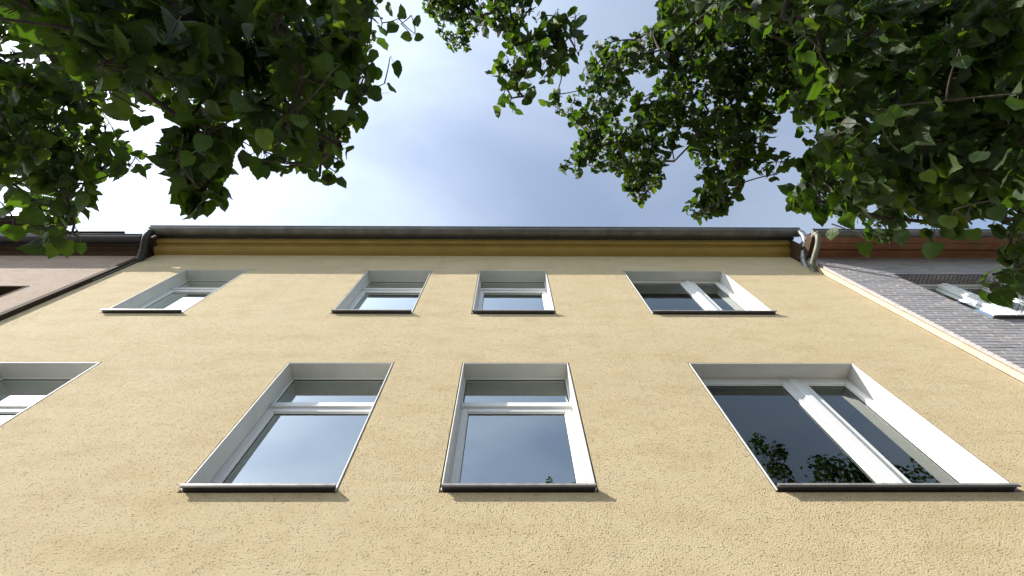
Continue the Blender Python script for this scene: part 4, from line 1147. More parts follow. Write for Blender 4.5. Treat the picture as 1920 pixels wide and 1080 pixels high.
(2.14,-2.04,3.34,0.054,8,0.076),(1.84,-2.32,3.85,0.109,33,0.076),(2.17,-1.99,4.14,0.127,45,0.076),(1.78,-2.65,3.71,0.104,30,0.076),
(2.39,-2.37,3.91,0.125,44,0.076),(2.06,-2.1,3.47,0.054,8,0.076),(1.74,-2.26,3.49,0.097,26,0.076),(1.79,-2.27,3.19,0.09,22,0.076),
(2.35,-2.52,4.05,0.127,45,0.076),(1.59,-2.15,4.02,0.056,8,0.076),(1.8,-2.65,3.5,0.098,27,0.076),(2.15,-2.1,3.85,0.118,39,0.076),
(1.85,-2.77,4,0.114,36,0.076),(1.63,-2.65,4.34,0.096,25,0.076),(2.2,-2.32,4.14,0.126,44,0.076),(1.39,-2.54,3.67,0.094,24,0.076),
(1.95,-2.89,3.87,0.113,36,0.076),(1.66,-2.91,3.51,0.049,6,0.076),(1.52,-2.96,3.78,0.052,7,0.076),(1.93,-2.5,4.02,0.116,37,0.076),
(2.45,-2.33,3.76,0.063,11,0.076),(1.85,-2.64,3.65,0.104,30,0.076),(1.5,-3.05,4.39,0.062,10,0.076),(1.76,-2.07,3.53,0.063,11,0.076),
(1.8,-2.52,3.3,0.093,24,0.076),(1.79,-2.88,3.95,0.112,35,0.076),(1.99,-1.91,3.94,0.06,10,0.076),(1.77,-2.86,4.29,0.122,41,0.076),
(1.77,-2.24,3.39,0.095,25,0.076),(1.69,-2.23,3.83,0.105,31,0.076),(1.53,-2.03,3.82,0.052,7,0.076),(1.32,-2.68,3.74,0.095,25,0.076),
(1.81,-2.97,3.87,0.057,9,0.076),(2.36,-2.98,3.93,0.065,11,0.076),(2.19,-2.65,3.81,0.117,38,0.076),(1.38,-2.94,3.89,0.102,29,0.076),
(2.4,-2.3,3.98,0.127,45,0.076),(1.81,-2.45,3.67,0.103,30,0.076),(2.32,-2.12,3.64,0.117,38,0.076),(2.21,-2.89,4.01,0.124,43,0.076),
(1.48,-2.45,3.78,0.099,27,0.076),(2.04,-2.92,4.14,0.123,42,0.076),(1.4,-2.72,3.59,0.092,23,0.076),(1.98,-2.51,3.39,0.051,7,0.076),
(1.9,-2.58,3.85,0.111,34,0.076),(2.3,-1.95,3.92,0.063,11,0.076),(1.97,-2.62,4.35,0.127,45,0.076),(2.04,-2.7,3.54,0.054,8,0.076),
(1.48,-2.73,4.18,0.057,9,0.076),(2.14,-2.04,3.44,0.055,8,0.076),(2.14,-2.51,3.94,0.119,39,0.076),(1.4,-2.96,3.79,0.051,7,0.076),
(1.99,-2.6,4.09,0.12,40,0.076),(2.07,-2.32,3.52,0.106,31,0.076),(1.97,-2.79,3.95,0.116,37,0.076),(1.42,-2.28,3.78,0.05,7,0.076),
(1.79,-1.97,4.01,0.058,9,0.076),(2.06,-2.32,3.84,0.114,36,0.076),(1.96,-2.22,3.26,0.049,6,0.076),(2.34,-2.27,4.02,0.126,45,0.076),
(1.95,-2.12,3.79,0.111,34,0.076),(2.17,-1.91,3.85,0.061,10,0.076),(1.89,-2.72,3.57,0.103,29,0.076),(1.6,-3.12,4.42,0.064,11,0.076),
(1.33,-2.49,3.88,0.051,7,0.076),(2.08,-2.43,3.46,0.054,8,0.076),(1.76,-2.78,3.42,0.096,25,0.076),(1.71,-2.01,4.28,0.062,10,0.076),
(2.02,-2.6,3.73,0.11,34,0.076),(1.78,-2.58,3.61,0.101,28,0.076),(1.56,-2.42,3.48,0.092,23,0.076),(2.74,-2.27,4.7,0.223,60,0.075),
(2.64,-2.46,5.89,0.174,60,0.075),(3.51,-2.19,5.06,0.266,60,0.075),(2.87,-2.27,4.27,0.212,60,0.075),(2.08,-2.31,4.67,0.2,60,0.075),
(3.3,-3.26,5.12,0.135,60,0.075),(2.79,-2.53,4.25,0.208,60,0.075),(2.51,-1.9,4.33,0.104,45,0.075),(2.6,-3.35,5.48,0.131,60,0.075),
(3.44,-2.83,5.61,0.285,60,0.075),(4.04,-2.7,5.31,0.152,60,0.075),(2.93,-1.79,5.14,0.25,60,0.075),(2.15,-2.85,4.78,0.208,60,0.075),
(2.48,-2.59,4.92,0.224,60,0.075),(3.31,-2.07,5.07,0.259,60,0.075),(2.86,-2.45,4.83,0.233,60,0.075),(3.12,-1.65,5.86,0.148,60,0.075),
(2.79,-2.13,4.17,0.206,60,0.075),(3.24,-3.34,5.48,0.142,60,0.075),(1.9,-3.04,5.01,0.109,50,0.075),(3.4,-3.14,4.91,0.132,60,0.075),
(3.15,-3.01,5.89,0.289,60,0.075),(2.65,-2.59,4.8,0.224,60,0.075),(3.87,-1.79,4.89,0.177,60,0.075),(3.1,-2.96,5.02,0.25,60,0.075),
(3.15,-3.26,5.79,0.286,60,0.075),(2.43,-2.04,5.31,0.123,60,0.075),(3.62,-2.39,5.43,0.284,60,0.075),(2.17,-2.62,4.87,0.212,60,0.075),
(4.02,-2.04,5.03,0.146,60,0.075),(3.04,-2.99,5.45,0.266,60,0.075),(2.2,-2.18,4.45,0.194,60,0.075),(3.1,-2.42,4.67,0.235,60,0.075),
(2.51,-3.39,5.68,0.135,60,0.075),(3.21,-2.73,4.77,0.244,60,0.075),(3.75,-1.76,5.39,0.185,60,0.075),(3.81,-2.43,5.01,0.141,60,0.075),
(2.7,-2.57,4.45,0.212,60,0.075),(2.67,-1.7,5.7,0.137,60,0.075),(2.89,-2.99,5,0.242,60,0.075),(3.04,-3.23,6.04,0.293,60,0.075),
(2.66,-2,4.12,0.102,44,0.075),(2.82,-3.27,5.24,0.129,60,0.075),(2.64,-2.91,4.25,0.203,60,0.075),(2.65,-2.96,6.22,0.148,60,0.075),
(2.31,-2.43,4.44,0.198,60,0.075),(2.82,-2.79,4.31,0.135,60,0.075),(2.36,-3.04,5.41,0.244,60,0.075),(3.6,-1.7,4.5,0.129,60,0.075),
(2.41,-3.52,6.16,0.145,60,0.075),(2.43,-2.72,4.7,0.213,60,0.075),(3.49,-1.89,5.68,0.291,60,0.075),(3.42,-2.77,5.21,0.269,60,0.075),
(2.64,-2.66,6.19,0.146,60,0.075),(3.02,-3.1,4.93,0.245,60,0.075),(2.81,-2.29,4.08,0.104,45,0.075),(3.27,-1.48,5.5,0.143,60,0.075),
(2.1,-2.12,4.52,0.195,60,0.075),(2.48,-2.25,4.61,0.211,60,0.075),(1.71,-2.06,4.23,0.059,11,0.065),(1.92,-1.85,4.39,0.041,5,0.065),
(1.76,-2.06,4.13,0.037,4,0.065),(1.9,-2.08,4.47,0.042,5,0.065),(1.84,-1.94,4.23,0.039,4,0.065),(1.73,-1.95,4.22,0.038,4,0.065),
(1.88,-1.97,4.38,0.079,20,0.065),(2.12,-1.93,3.37,0.066,7,0.07),(1.96,-2.06,3.2,0.038,3,0.07),(2,-2.03,3.39,0.033,3,0.07),
(1.96,-1.97,3.16,0.031,3,0.07),(1.96,-2.02,3.26,0.061,6,0.07),(2.16,-1.95,3.49,0.068,8,0.07),(2,-2.06,3.33,0.05,4,0.07),
(2.19,-1.87,3.49,0.035,3,0.07),(1.94,-2.02,3.19,0.06,6,0.07),(1.87,-2.11,3.19,0.03,3,0.07),(2.03,-1.93,3.25,0.032,3,0.07),
(1.97,-1.86,3.26,0.027,3,0.07),(1.96,-1.93,3.15,0.026,3,0.07),(2.21,-1.79,3.36,0.03,3,0.07),(2.26,-1.82,3.45,0.031,3,0.07),
(1.96,-1.77,3.3,0.027,3,0.07),(2.29,-1.79,3.37,0.03,3,0.07),(2.17,-1.73,3.44,0.03,3,0.07),(2.1,-1.81,3.33,0.029,3,0.07),(1.78,-1.9,3.14,0.025,3,0.07),
(1.16,-2.8,3.81,0.045,3,0.075),(1.33,-3,4.21,0.105,14,0.075),(1.07,-2.96,4.05,0.096,12,0.075),(1.25,-2.93,4.17,0.102,14,0.075),
(0.88,-2.96,4,0.091,11,0.075),(0.94,-2.81,3.9,0.045,3,0.075),(0.95,-2.86,4.28,0.052,3,0.075),(1.25,-2.83,4.21,0.053,3,0.075),
(1.03,-2.97,3.79,0.044,3,0.075),(0.88,-2.98,3.82,0.044,3,0.075),(0.87,-2.94,4.17,0.05,3,0.075),(1.2,-2.98,3.84,0.047,3,0.075),
(0.97,-2.91,4.02,0.093,11,0.075),(1.12,-2.89,4.13,0.098,13,0.075),(0.79,-3.01,3.96,0.046,3,0.075),(1.52,-1.83,4.81,0.046,9,0.062),
(1.59,-1.81,5.23,0.08,28,0.062),(1.76,-1.81,5.18,0.041,7,0.062),(1.51,-1.94,4.85,0.072,23,0.062),(1.62,-1.72,5.2,0.08,28,0.062),
(1.53,-1.68,5.11,0.04,7,0.062),(1.75,-1.95,5.26,0.042,7,0.062),(1.55,-1.73,5.27,0.052,11,0.062),(1.78,-1.89,5.16,0.041,7,0.062),
(1.65,-1.7,5.12,0.04,7,0.062),(1.61,-1.96,5.19,0.04,7,0.062),(1.57,-1.9,5.41,0.042,8,0.062),(1.66,-1.87,5.33,0.082,30,0.062),
(1.39,-1.69,4.94,0.038,6,0.062),(1.49,-1.69,5.28,0.041,7,0.062),(0.92,-2.04,5.31,0.039,6,0.06),(1.28,-1.92,5.53,0.043,7,0.06),
(1.06,-1.74,5.53,0.042,7,0.06),(0.99,-1.95,5.42,0.063,17,0.06),(1.22,-1.78,5.73,0.087,32,0.06),(1.21,-1.87,5.42,0.052,11,0.06),
(1,-1.84,5.44,0.041,7,0.06),(1.3,-2.01,5.58,0.043,7,0.06),(1.08,-1.98,5.25,0.076,24,0.06),(1.24,-2.01,5.65,0.043,8,0.06),
(1.15,-2.01,5.81,0.045,8,0.06),(1.17,-1.84,5.77,0.087,32,0.06),(1.1,-1.73,5.39,0.041,7,0.06),],
}
SPRIGS = {
'left_tree': [
(-0.51,-2.88,4.4,0.063,0.63,0.69,-0.36,0.07,-0.33,0.92),(-0.53,-2.8,4.38,0.063,-0.87,0.34,-0.36,-0.12,0.11,0.99),
(-0.53,-2.81,4.51,0.059,0.94,0.31,-0.11,-0.26,0.21,0.94),(-0.59,-2.89,4.47,0.065,0.18,-0.92,0.35,0.4,0.04,0.86),
(-0.64,-2.94,4.36,0.068,0.51,0.84,-0.19,0.46,-0.43,0.63),(-0.58,-2.84,4.27,0.066,-0.58,0.81,-0.07,0.15,0.14,0.97),
(-0.65,-2.82,4.26,0.066,0.05,0.84,-0.54,-0.67,-0.15,0.67),(-0.63,-2.76,4.16,0.063,0.13,0.98,-0.13,-0.73,-0.02,0.6),
(-0.67,-2.89,4.25,0.06,0.35,0.83,-0.43,-0.74,0.08,0.52),(-0.49,-2.62,3.75,0.066,0.49,0.87,-0.04,0.25,-0.29,0.88),
(-0.52,-2.53,3.74,0.053,0.82,0.41,-0.41,0.23,-0.67,0.63),(-0.41,-2.49,3.19,0.048,-0.98,0.01,-0.19,-0.26,-0.19,0.95),
(-0.6,-2.44,3.5,0.055,0.13,0.97,-0.21,-0.89,0.06,0.32),(-0.61,-2.39,3.5,0.059,0.64,0.64,-0.42,0.05,-0.2,0.96),
(-0.61,-2.4,3.25,0.074,0.83,-0.47,0.31,-0.45,-0.24,0.86),(-0.6,-2.32,3.26,0.067,-0,0.83,-0.56,-0.9,-0.09,0.4),
(-0.64,-2.2,3.35,0.048,0.47,0.86,-0.2,-0.72,0.32,0.57),(-0.6,-2.27,3.02,0.041,0.32,0.91,-0.27,-0.22,0.1,0.97),
(-0.71,-2.29,2.96,0.039,0.09,0.97,-0.2,-0.58,0.12,0.81),(-0.85,-2.31,3.14,0.056,-0.42,0.79,-0.45,-0.85,-0.32,0.42),
(-0.82,-2.39,3.04,0.066,-0.07,0.96,-0.26,-0.68,0.01,0.73),(-0.5,-2.41,2.58,0.044,0.1,0.97,-0.22,-0.3,0.07,0.95),
(-0.73,-2.29,3.09,0.056,0.53,0.72,-0.45,-0.86,0.32,0.18),(-0.62,-2.32,3.12,0.066,-0.38,0.89,-0.25,-0.06,0.25,0.96),
(-1,-2.17,3.03,0.053,-0.06,0.86,-0.51,-0.81,0.04,0.58),(-0.96,-2.17,3.05,0.056,0.14,0.94,-0.32,-0.33,0.19,0.92),
(-0.99,-2.15,3.17,0.045,0.4,0.91,-0.13,-0.13,0.04,0.97),(-0.99,-2.22,3.18,0.056,0.42,0.76,-0.5,0.44,-0.03,0.84),
(-1.11,-2.46,2.99,0.07,0.44,0.87,-0.23,-0.69,0.04,0.72),(-1.13,-2.42,3.09,0.045,-0.58,0.79,-0.18,-0.8,-0.18,0.58),
(-1.12,-2.42,3.11,0.045,0.25,0.85,-0.46,-0.3,0.06,0.94),(-1.22,-2.47,3.18,0.051,0.59,0.8,-0.15,-0.81,0.28,0.1),
(-1.82,-2.17,3.95,0.053,0.94,0.33,-0.09,-0.66,0.33,0.64),(-1.83,-2.21,3.94,0.047,0.97,-0.17,0.2,-0.43,0.53,0.66),
(-1.83,-2.21,3.92,0.047,0.5,-0.81,0.32,-0.89,-0.33,0.29),(-1.8,-2.28,3.83,0.057,0.93,0.25,-0.28,-0.67,0.36,0.57),
(-1.81,-2.34,3.83,0.063,0.87,0.45,-0.21,-0.72,0.35,0.46),(-1.79,-2.17,3.84,0.063,0.87,0.43,-0.24,-0.69,0.23,0.67),
(-1.73,-2.19,3.71,0.071,-0.85,0.47,-0.22,-0.73,-0.17,0.64),(-1.64,-2.13,3.36,0.072,0.22,0.95,-0.22,-0.06,0.11,0.96),
(-1.77,-2.11,3.56,0.053,0.66,0.68,-0.32,-0.86,0.28,0.29),(-1.68,-2.07,3.12,0.061,0.11,0.88,-0.46,-0.87,0.11,0.48),
(-1.62,-2,3.13,0.069,-0.95,0.32,0.01,-0.46,0.57,0.57),(-1.62,-2.11,3.17,0.083,-0.86,0.47,-0.21,-0.48,0.47,0.69),
(-1.63,-2.14,3.16,0.069,-0.98,-0.04,-0.22,-0.42,-0.47,0.5),(-1.7,-2.13,3.13,0.06,0.59,0.68,-0.42,-0.48,0.11,0.85),
(-1.6,-2.03,3.19,0.064,-0.24,0.86,-0.46,-0.97,-0.17,0.16),(-1.59,-2,3.19,0.064,-0.12,0.9,-0.42,-0.97,-0.04,0.23),
(-1.57,-1.98,3.22,0.046,-0.12,0.96,-0.24,-0.94,0.08,0.33),(-1.65,-2.02,3.17,0.069,0.61,0.66,-0.44,-0.24,0.1,0.94),
(-0.95,-2.31,2.92,0.053,-1,0.01,0.07,-0.52,0.45,0.67),(-0.93,-2.38,2.95,0.049,-0.96,-0.12,0.23,-0.55,0.47,0.6),
(-0.95,-2.23,2.97,0.058,-0.98,0.17,0.11,-0.56,-0.35,0.69),(-1.01,-2.25,3.02,0.046,-0.94,-0.32,0.1,-0.26,-0.36,0.8),
(-0.47,-2.61,3.3,0.051,0.89,0.29,-0.34,-0.34,0.23,0.9),(-0.56,-2.68,3.48,0.079,0.87,-0.47,0.18,-0.04,0.3,0.95),
(-0.47,-2.52,2.95,0.049,0.99,0.16,0.03,-0.27,-0.26,0.92),(-0.43,-2.55,2.84,0.046,-0.97,-0.16,0.16,-0.3,-0.28,0.91),
(-0.57,-2.43,2.92,0.045,0.2,0.88,-0.43,-0.59,0.04,0.8),(-0.71,-2.39,2.72,0.046,-0.19,0.92,-0.33,-0.33,0.15,0.93),
(-0.8,-2.31,2.85,0.043,0.09,0.97,-0.24,-0.22,0.12,0.96),(-0.85,-2.33,2.87,0.041,-0.67,0.6,-0.44,-0.74,-0.27,0.61),
(-0.46,-2.7,3.16,0.044,0.58,-0.8,0.12,-0.68,-0.49,0.52),],
'right_tree': [
(-0.14,-2.69,5.55,0.055,-0.98,-0.01,0.22,-0.02,0.78,0.62),(-0.09,-2.43,5.35,0.075,0.18,0.97,-0.16,0.5,-0.08,0.84),
(-0.02,-2.51,5.35,0.082,-0.88,0.47,0.08,-0.23,-0.41,0.88),(0.02,-2.47,5.35,0.075,0.35,0.89,-0.3,-0.57,0.23,0.76),
(0.05,-2.4,5.34,0.06,0.98,-0,0.19,0.01,-0.65,0.76),(0.15,-2.57,5.14,0.119,0.09,0.92,-0.37,0.64,-0.08,0.72),
(0.05,-2.62,5.24,0.101,-0.65,0.72,-0.23,0.33,0.26,0.89),(0.08,-2.6,5.24,0.087,0.95,0.31,-0.06,-0.18,0.6,0.78),
(0.15,-2.69,5.24,0.094,-0.17,0.89,-0.41,0.45,0.03,0.87),(0.49,-2.91,5.28,0.075,0.97,0.17,-0.18,0.01,0.56,0.83),
(0.38,-2.73,5.21,0.087,0.53,0.82,-0.23,-0.34,0.25,0.89),(0.33,-2.47,5.99,0.079,-0.99,-0.16,0.02,-0.01,0.45,0.89),
(-0.2,-3,5.53,0.095,0.53,0.84,-0.14,0.53,-0.45,0.64),(1.87,-1.53,6.15,0.062,-0.93,0.37,0.02,0.13,-0.3,0.92),
(1.73,-1.56,5.66,0.08,-0.15,0.93,-0.32,0.67,0.2,0.71),(1.82,-1.59,5.62,0.08,0.56,0.81,-0.15,0,0.44,0.89),
(1.81,-1.86,5.38,0.082,0.98,-0.04,-0.21,0.29,-0.57,0.7),(0.72,-2.82,4.24,0.053,-0,0.92,-0.39,0.54,-0.15,0.81),
(0.71,-2.74,3.86,0.047,-0.2,0.85,-0.48,0.71,-0.06,0.64),(0.95,-2.71,3.33,0.04,0.88,0.45,-0.15,0.54,-0.27,0.79),
(1.03,-2.63,3.32,0.055,-0.26,0.94,-0.2,0.01,-0.12,0.94),(0.65,-2.75,3.21,0.035,-0.04,0.89,-0.45,0.84,-0.21,0.35),
(0.7,-2.68,3.06,0.039,-0.94,0.32,-0.11,0.5,0.25,0.79),(1.1,-2.65,3.11,0.034,-0.25,0.85,-0.47,0.09,-0.03,0.96),
(0.99,-2.45,2.87,0.039,0.89,0.34,-0.31,0.5,0.3,0.8),(1.16,-2.44,3.08,0.052,-0.18,0.91,-0.38,0.22,0.06,0.96),
(1.28,-2.33,3.13,0.035,0.93,-0.38,-0.02,0.58,0.56,0.22),(1.15,-2.41,3.1,0.037,-0.49,0.82,-0.3,0.43,-0.02,0.89),
(1.31,-2.34,3.43,0.039,0.58,0.79,-0.2,0.41,0.2,0.89),(1.45,-2.03,3.09,0.061,-0.09,0.95,-0.29,0.83,0.18,0.52),
(1.46,-2.03,3.25,0.062,0.24,0.85,-0.48,0.86,0.02,0.51),(1.54,-1.91,3.49,0.062,0.05,0.95,-0.32,0.19,0.31,0.93),
(1.43,-2.11,2.96,0.04,0.26,0.92,-0.28,0.53,0.27,0.8),(1.36,-2.2,2.86,0.045,0.4,0.8,-0.45,0.82,0.04,0.57),
(1.4,-2.04,3.46,0.065,0.47,0.87,-0.15,0.18,0.39,0.9),(1.45,-1.95,3.58,0.058,0.01,0.82,-0.57,0.88,0.03,0.47),
(1.31,-2.16,2.92,0.045,-0.3,0.9,-0.31,0.52,0.17,0.84),(2.38,-1.65,3.67,0.054,-0.85,0.51,-0.14,0.8,0.42,0.31),
(2.46,-1.63,3.78,0.051,-0.98,-0.18,-0.07,0.7,-0.1,0.63),(2.38,-1.66,3.66,0.054,0.31,0.87,-0.39,0.36,0.44,0.81),
(2.48,-1.65,3.73,0.06,0.48,-0.82,0.31,0.28,0.15,0.92),(2.22,-1.8,3.47,0.062,0.89,-0.36,0.28,0.43,-0.05,0.82),
(1.85,-2.09,4.68,0.06,0.47,-0.85,0.25,0.33,0.03,0.94),(1.87,-2.06,4.83,0.052,0.8,0.59,-0.15,0.28,0.38,0.88),
(1.87,-2.14,4.83,0.057,0.94,-0.33,0.11,0.37,-0.18,0.89),(1.88,-2.02,4.53,0.058,-0.87,0.4,-0.3,0.28,-0.18,0.91),
(1.86,-1.94,4.53,0.048,-0.93,0.27,-0.23,0.33,-0.2,0.89),(1.24,-2.28,2.98,0.042,0.81,0.57,-0.13,0.79,-0.16,0.58),
(1.25,-2.35,2.84,0.042,-0.45,0.85,-0.26,0.87,0.11,0.44),(1.25,-2.24,3.31,0.042,0.12,0.97,-0.22,0.27,0.18,0.94),
(1.15,-2.57,3.39,0.042,0.38,0.79,-0.48,0.74,-0.25,0.62),(1.25,-2.59,3,0.045,0.07,0.88,-0.46,0.39,0.08,0.91),
(1.36,-2.48,2.91,0.045,-0.52,0.78,-0.35,0.48,-0.04,0.85),(1.25,-2.47,3.01,0.042,-0.86,0.38,-0.33,0.42,-0.25,0.81),],
}


LEAF_OUT = [(0.0, 0.10), (-0.045, 0.27), (0.02, 0.40), (0.10, 0.445), (0.16, 0.505), (0.26, 0.49), (0.32, 0.525), (0.43, 0.47),
            (0.49, 0.485), (0.60, 0.39), (0.66, 0.385), (0.76, 0.27), (0.81, 0.255), (0.90, 0.12), (1.04, 0.0)]


SMOOTH = [(0.0, 0.10), (-0.045, 0.27), (0.02, 0.40), (0.13, 0.475), (0.28, 0.505), (0.45, 0.48), (0.62, 0.39), (0.78, 0.265),
          (0.90, 0.14), (1.06, 0.0)]
FINE = []
for _k in range(len(SMOOTH) - 1):
    for _j in range(3):
        _t = _j / 3
        _y = SMOOTH[_k][0] * (1 - _t) + SMOOTH[_k + 1][0] * _t
        _w = SMOOTH[_k][1] * (1 - _t) + SMOOTH[_k + 1][1] * _t
        _q = len(FINE)
        if 4 < _q < 25:
            FINE.append((_y + (0.018 if _q % 2 else -0.004), _w * (1.035 if _q % 2 else 0.965)))
        else:
            FINE.append((_y, _w))
FINE.append(SMOOTH[-1])


def leaf_template(seed, outline=None):
    """a heart-shaped toothed lime leaf of unit length along +Y, face up +Z: folded on the midrib, edges rippled"""
    r = random.Random(seed)
    fold = r.uniform(-0.15, 0.6)
    droop = r.uniform(0.05, 0.5)
    rip = r.uniform(0.03, 0.11)
    skew = r.uniform(-0.08, 0.08)
    wide = r.uniform(0.82, 1.08)
    verts, faces = [], []
    outline = outline or LEAF_OUT
    n = len(outline)

    def zf(x, y):
        return abs(x) * fold - droop * max(0, y) ** 2 + rip * math.sin(9 * y + seed + (2 if x > 0 else 0)) * abs(x) * 2

    mids = []
    for y, w in outline:
        yy = max(y, 0.0)
        mids.append(len(verts))
        verts.append((skew * math.sin(3 * yy), yy, zf(0, yy)))
    for s in (-1, 1):
        edge = []
        for y, w in outline:
            x = s * w * wide * (1 + s * skew)
            edge.append(len(verts))
            verts.append((x, y, zf(x, y)))
        for k in range(n - 1):
            q = (mids[k], edge[k], edge[k + 1], mids[k + 1]) if s < 0 else (mids[k], mids[k + 1], edge[k + 1], edge[k])
            faces.append(q)
    nb = len(faces)
    # stalk
    b0 = len(verts)
    L = r.uniform(0.35, 0.55)
    for y, zz_ in ((0.02, 0.004), (-L * 0.5, 0.05), (-L, 0.16)):
        for a in range(3):
            an = a * 2.094
            verts.append((0.013 * math.cos(an), y, zz_ + 0.013 * math.sin(an)))
    for k in range(2):
        for a in range(3):
            a2 = (a + 1) % 3
            faces.append((b0 + k * 3 + a, b0 + k * 3 + a2, b0 + k * 3 + 3 + a2, b0 + k * 3 + 3 + a))
    return np.array(verts), faces, nb


TPL = [leaf_template(s) for s in range(9)]
TPL_UV = [np.array([c for q in f for i in q for c in (v[i][0] + 0.5, v[i][1])]) for v, f, nb in TPL]
LEAF_MESH = []
for v, f, nb in [leaf_template(s_, FINE) for s_ in range(9)]:
    me = bpy.data.meshes.new('leaf')
    me.from_pydata([tuple(q) for q in v], [], f)
    me.materials.append(M['leaf'])
    me.materials.append(M['stalk'])
    me.polygons.foreach_set('material_index', [0] * nb + [1] * (len(f) - nb))
    ul = me.uv_layers.new(name='leaf_uv')
    ul.data.foreach_set('uv', [c for q in f for i in q for c in (v[i][0] + 0.5, v[i][1])])
    me.update()
    LEAF_MESH.append(me)


def basis(tip, nrm):
    tip = tip.normalized()
    nrm = (nrm - tip * nrm.dot(tip))
    if nrm.length < 1e-4:
        nrm = tip.orthogonal()
    nrm.normalize()
    return Matrix((tip.cross(nrm), tip, nrm)).transposed()


def leaf_stuff(leaves, parent, base):
    """all remaining leaves of a tree in one mesh"""
    V, F, MI, UV = [], [], [], []
    off = 0
    for p, s, B, k in leaves:
        tv, tf, nb = TPL[k]
        a = np.array(B) * s
        V.append(tv @ a.T + np.array(p - base))
        for q in tf:
            F.append(tuple(i + off for i in q))
        MI += [0] * nb + [1] * (len(tf) - nb)
        UV.append(TPL_UV[k])
        off += len(tv)
    V = np.concatenate(V)
    me = bpy.data.meshes.new('foliage')
    nv, nf = len(V), len(F)
    me.vertices.add(nv)
    me.vertices.foreach_set('co', V.astype(np.float32).ravel())
    me.loops.add(nf * 4)
    me.polygons.add(nf)
    me.loops.foreach_set('vertex_index', np.array(F, dtype=np.int32).ravel())
    me.polygons.foreach_set('loop_start', np.arange(0, nf * 4, 4, dtype=np.int32))
    me.polygons.foreach_set('material_index', np.array(MI, dtype=np.int32))
    me.materials.append(M['leaf'])
    me.materials.append(M['stalk'])
    ul = me.uv_layers.new(name='leaf_uv')
    ul.data.foreach_set('uv', np.concatenate(UV).astype(np.float32))
    me.update(calc_edges=True)
    me.validate()
    o = bpy.data.objects.new('foliage', me)
    o.parent = parent
    o['kind'] = 'stuff'
    COL.objects.link(o)
    return o


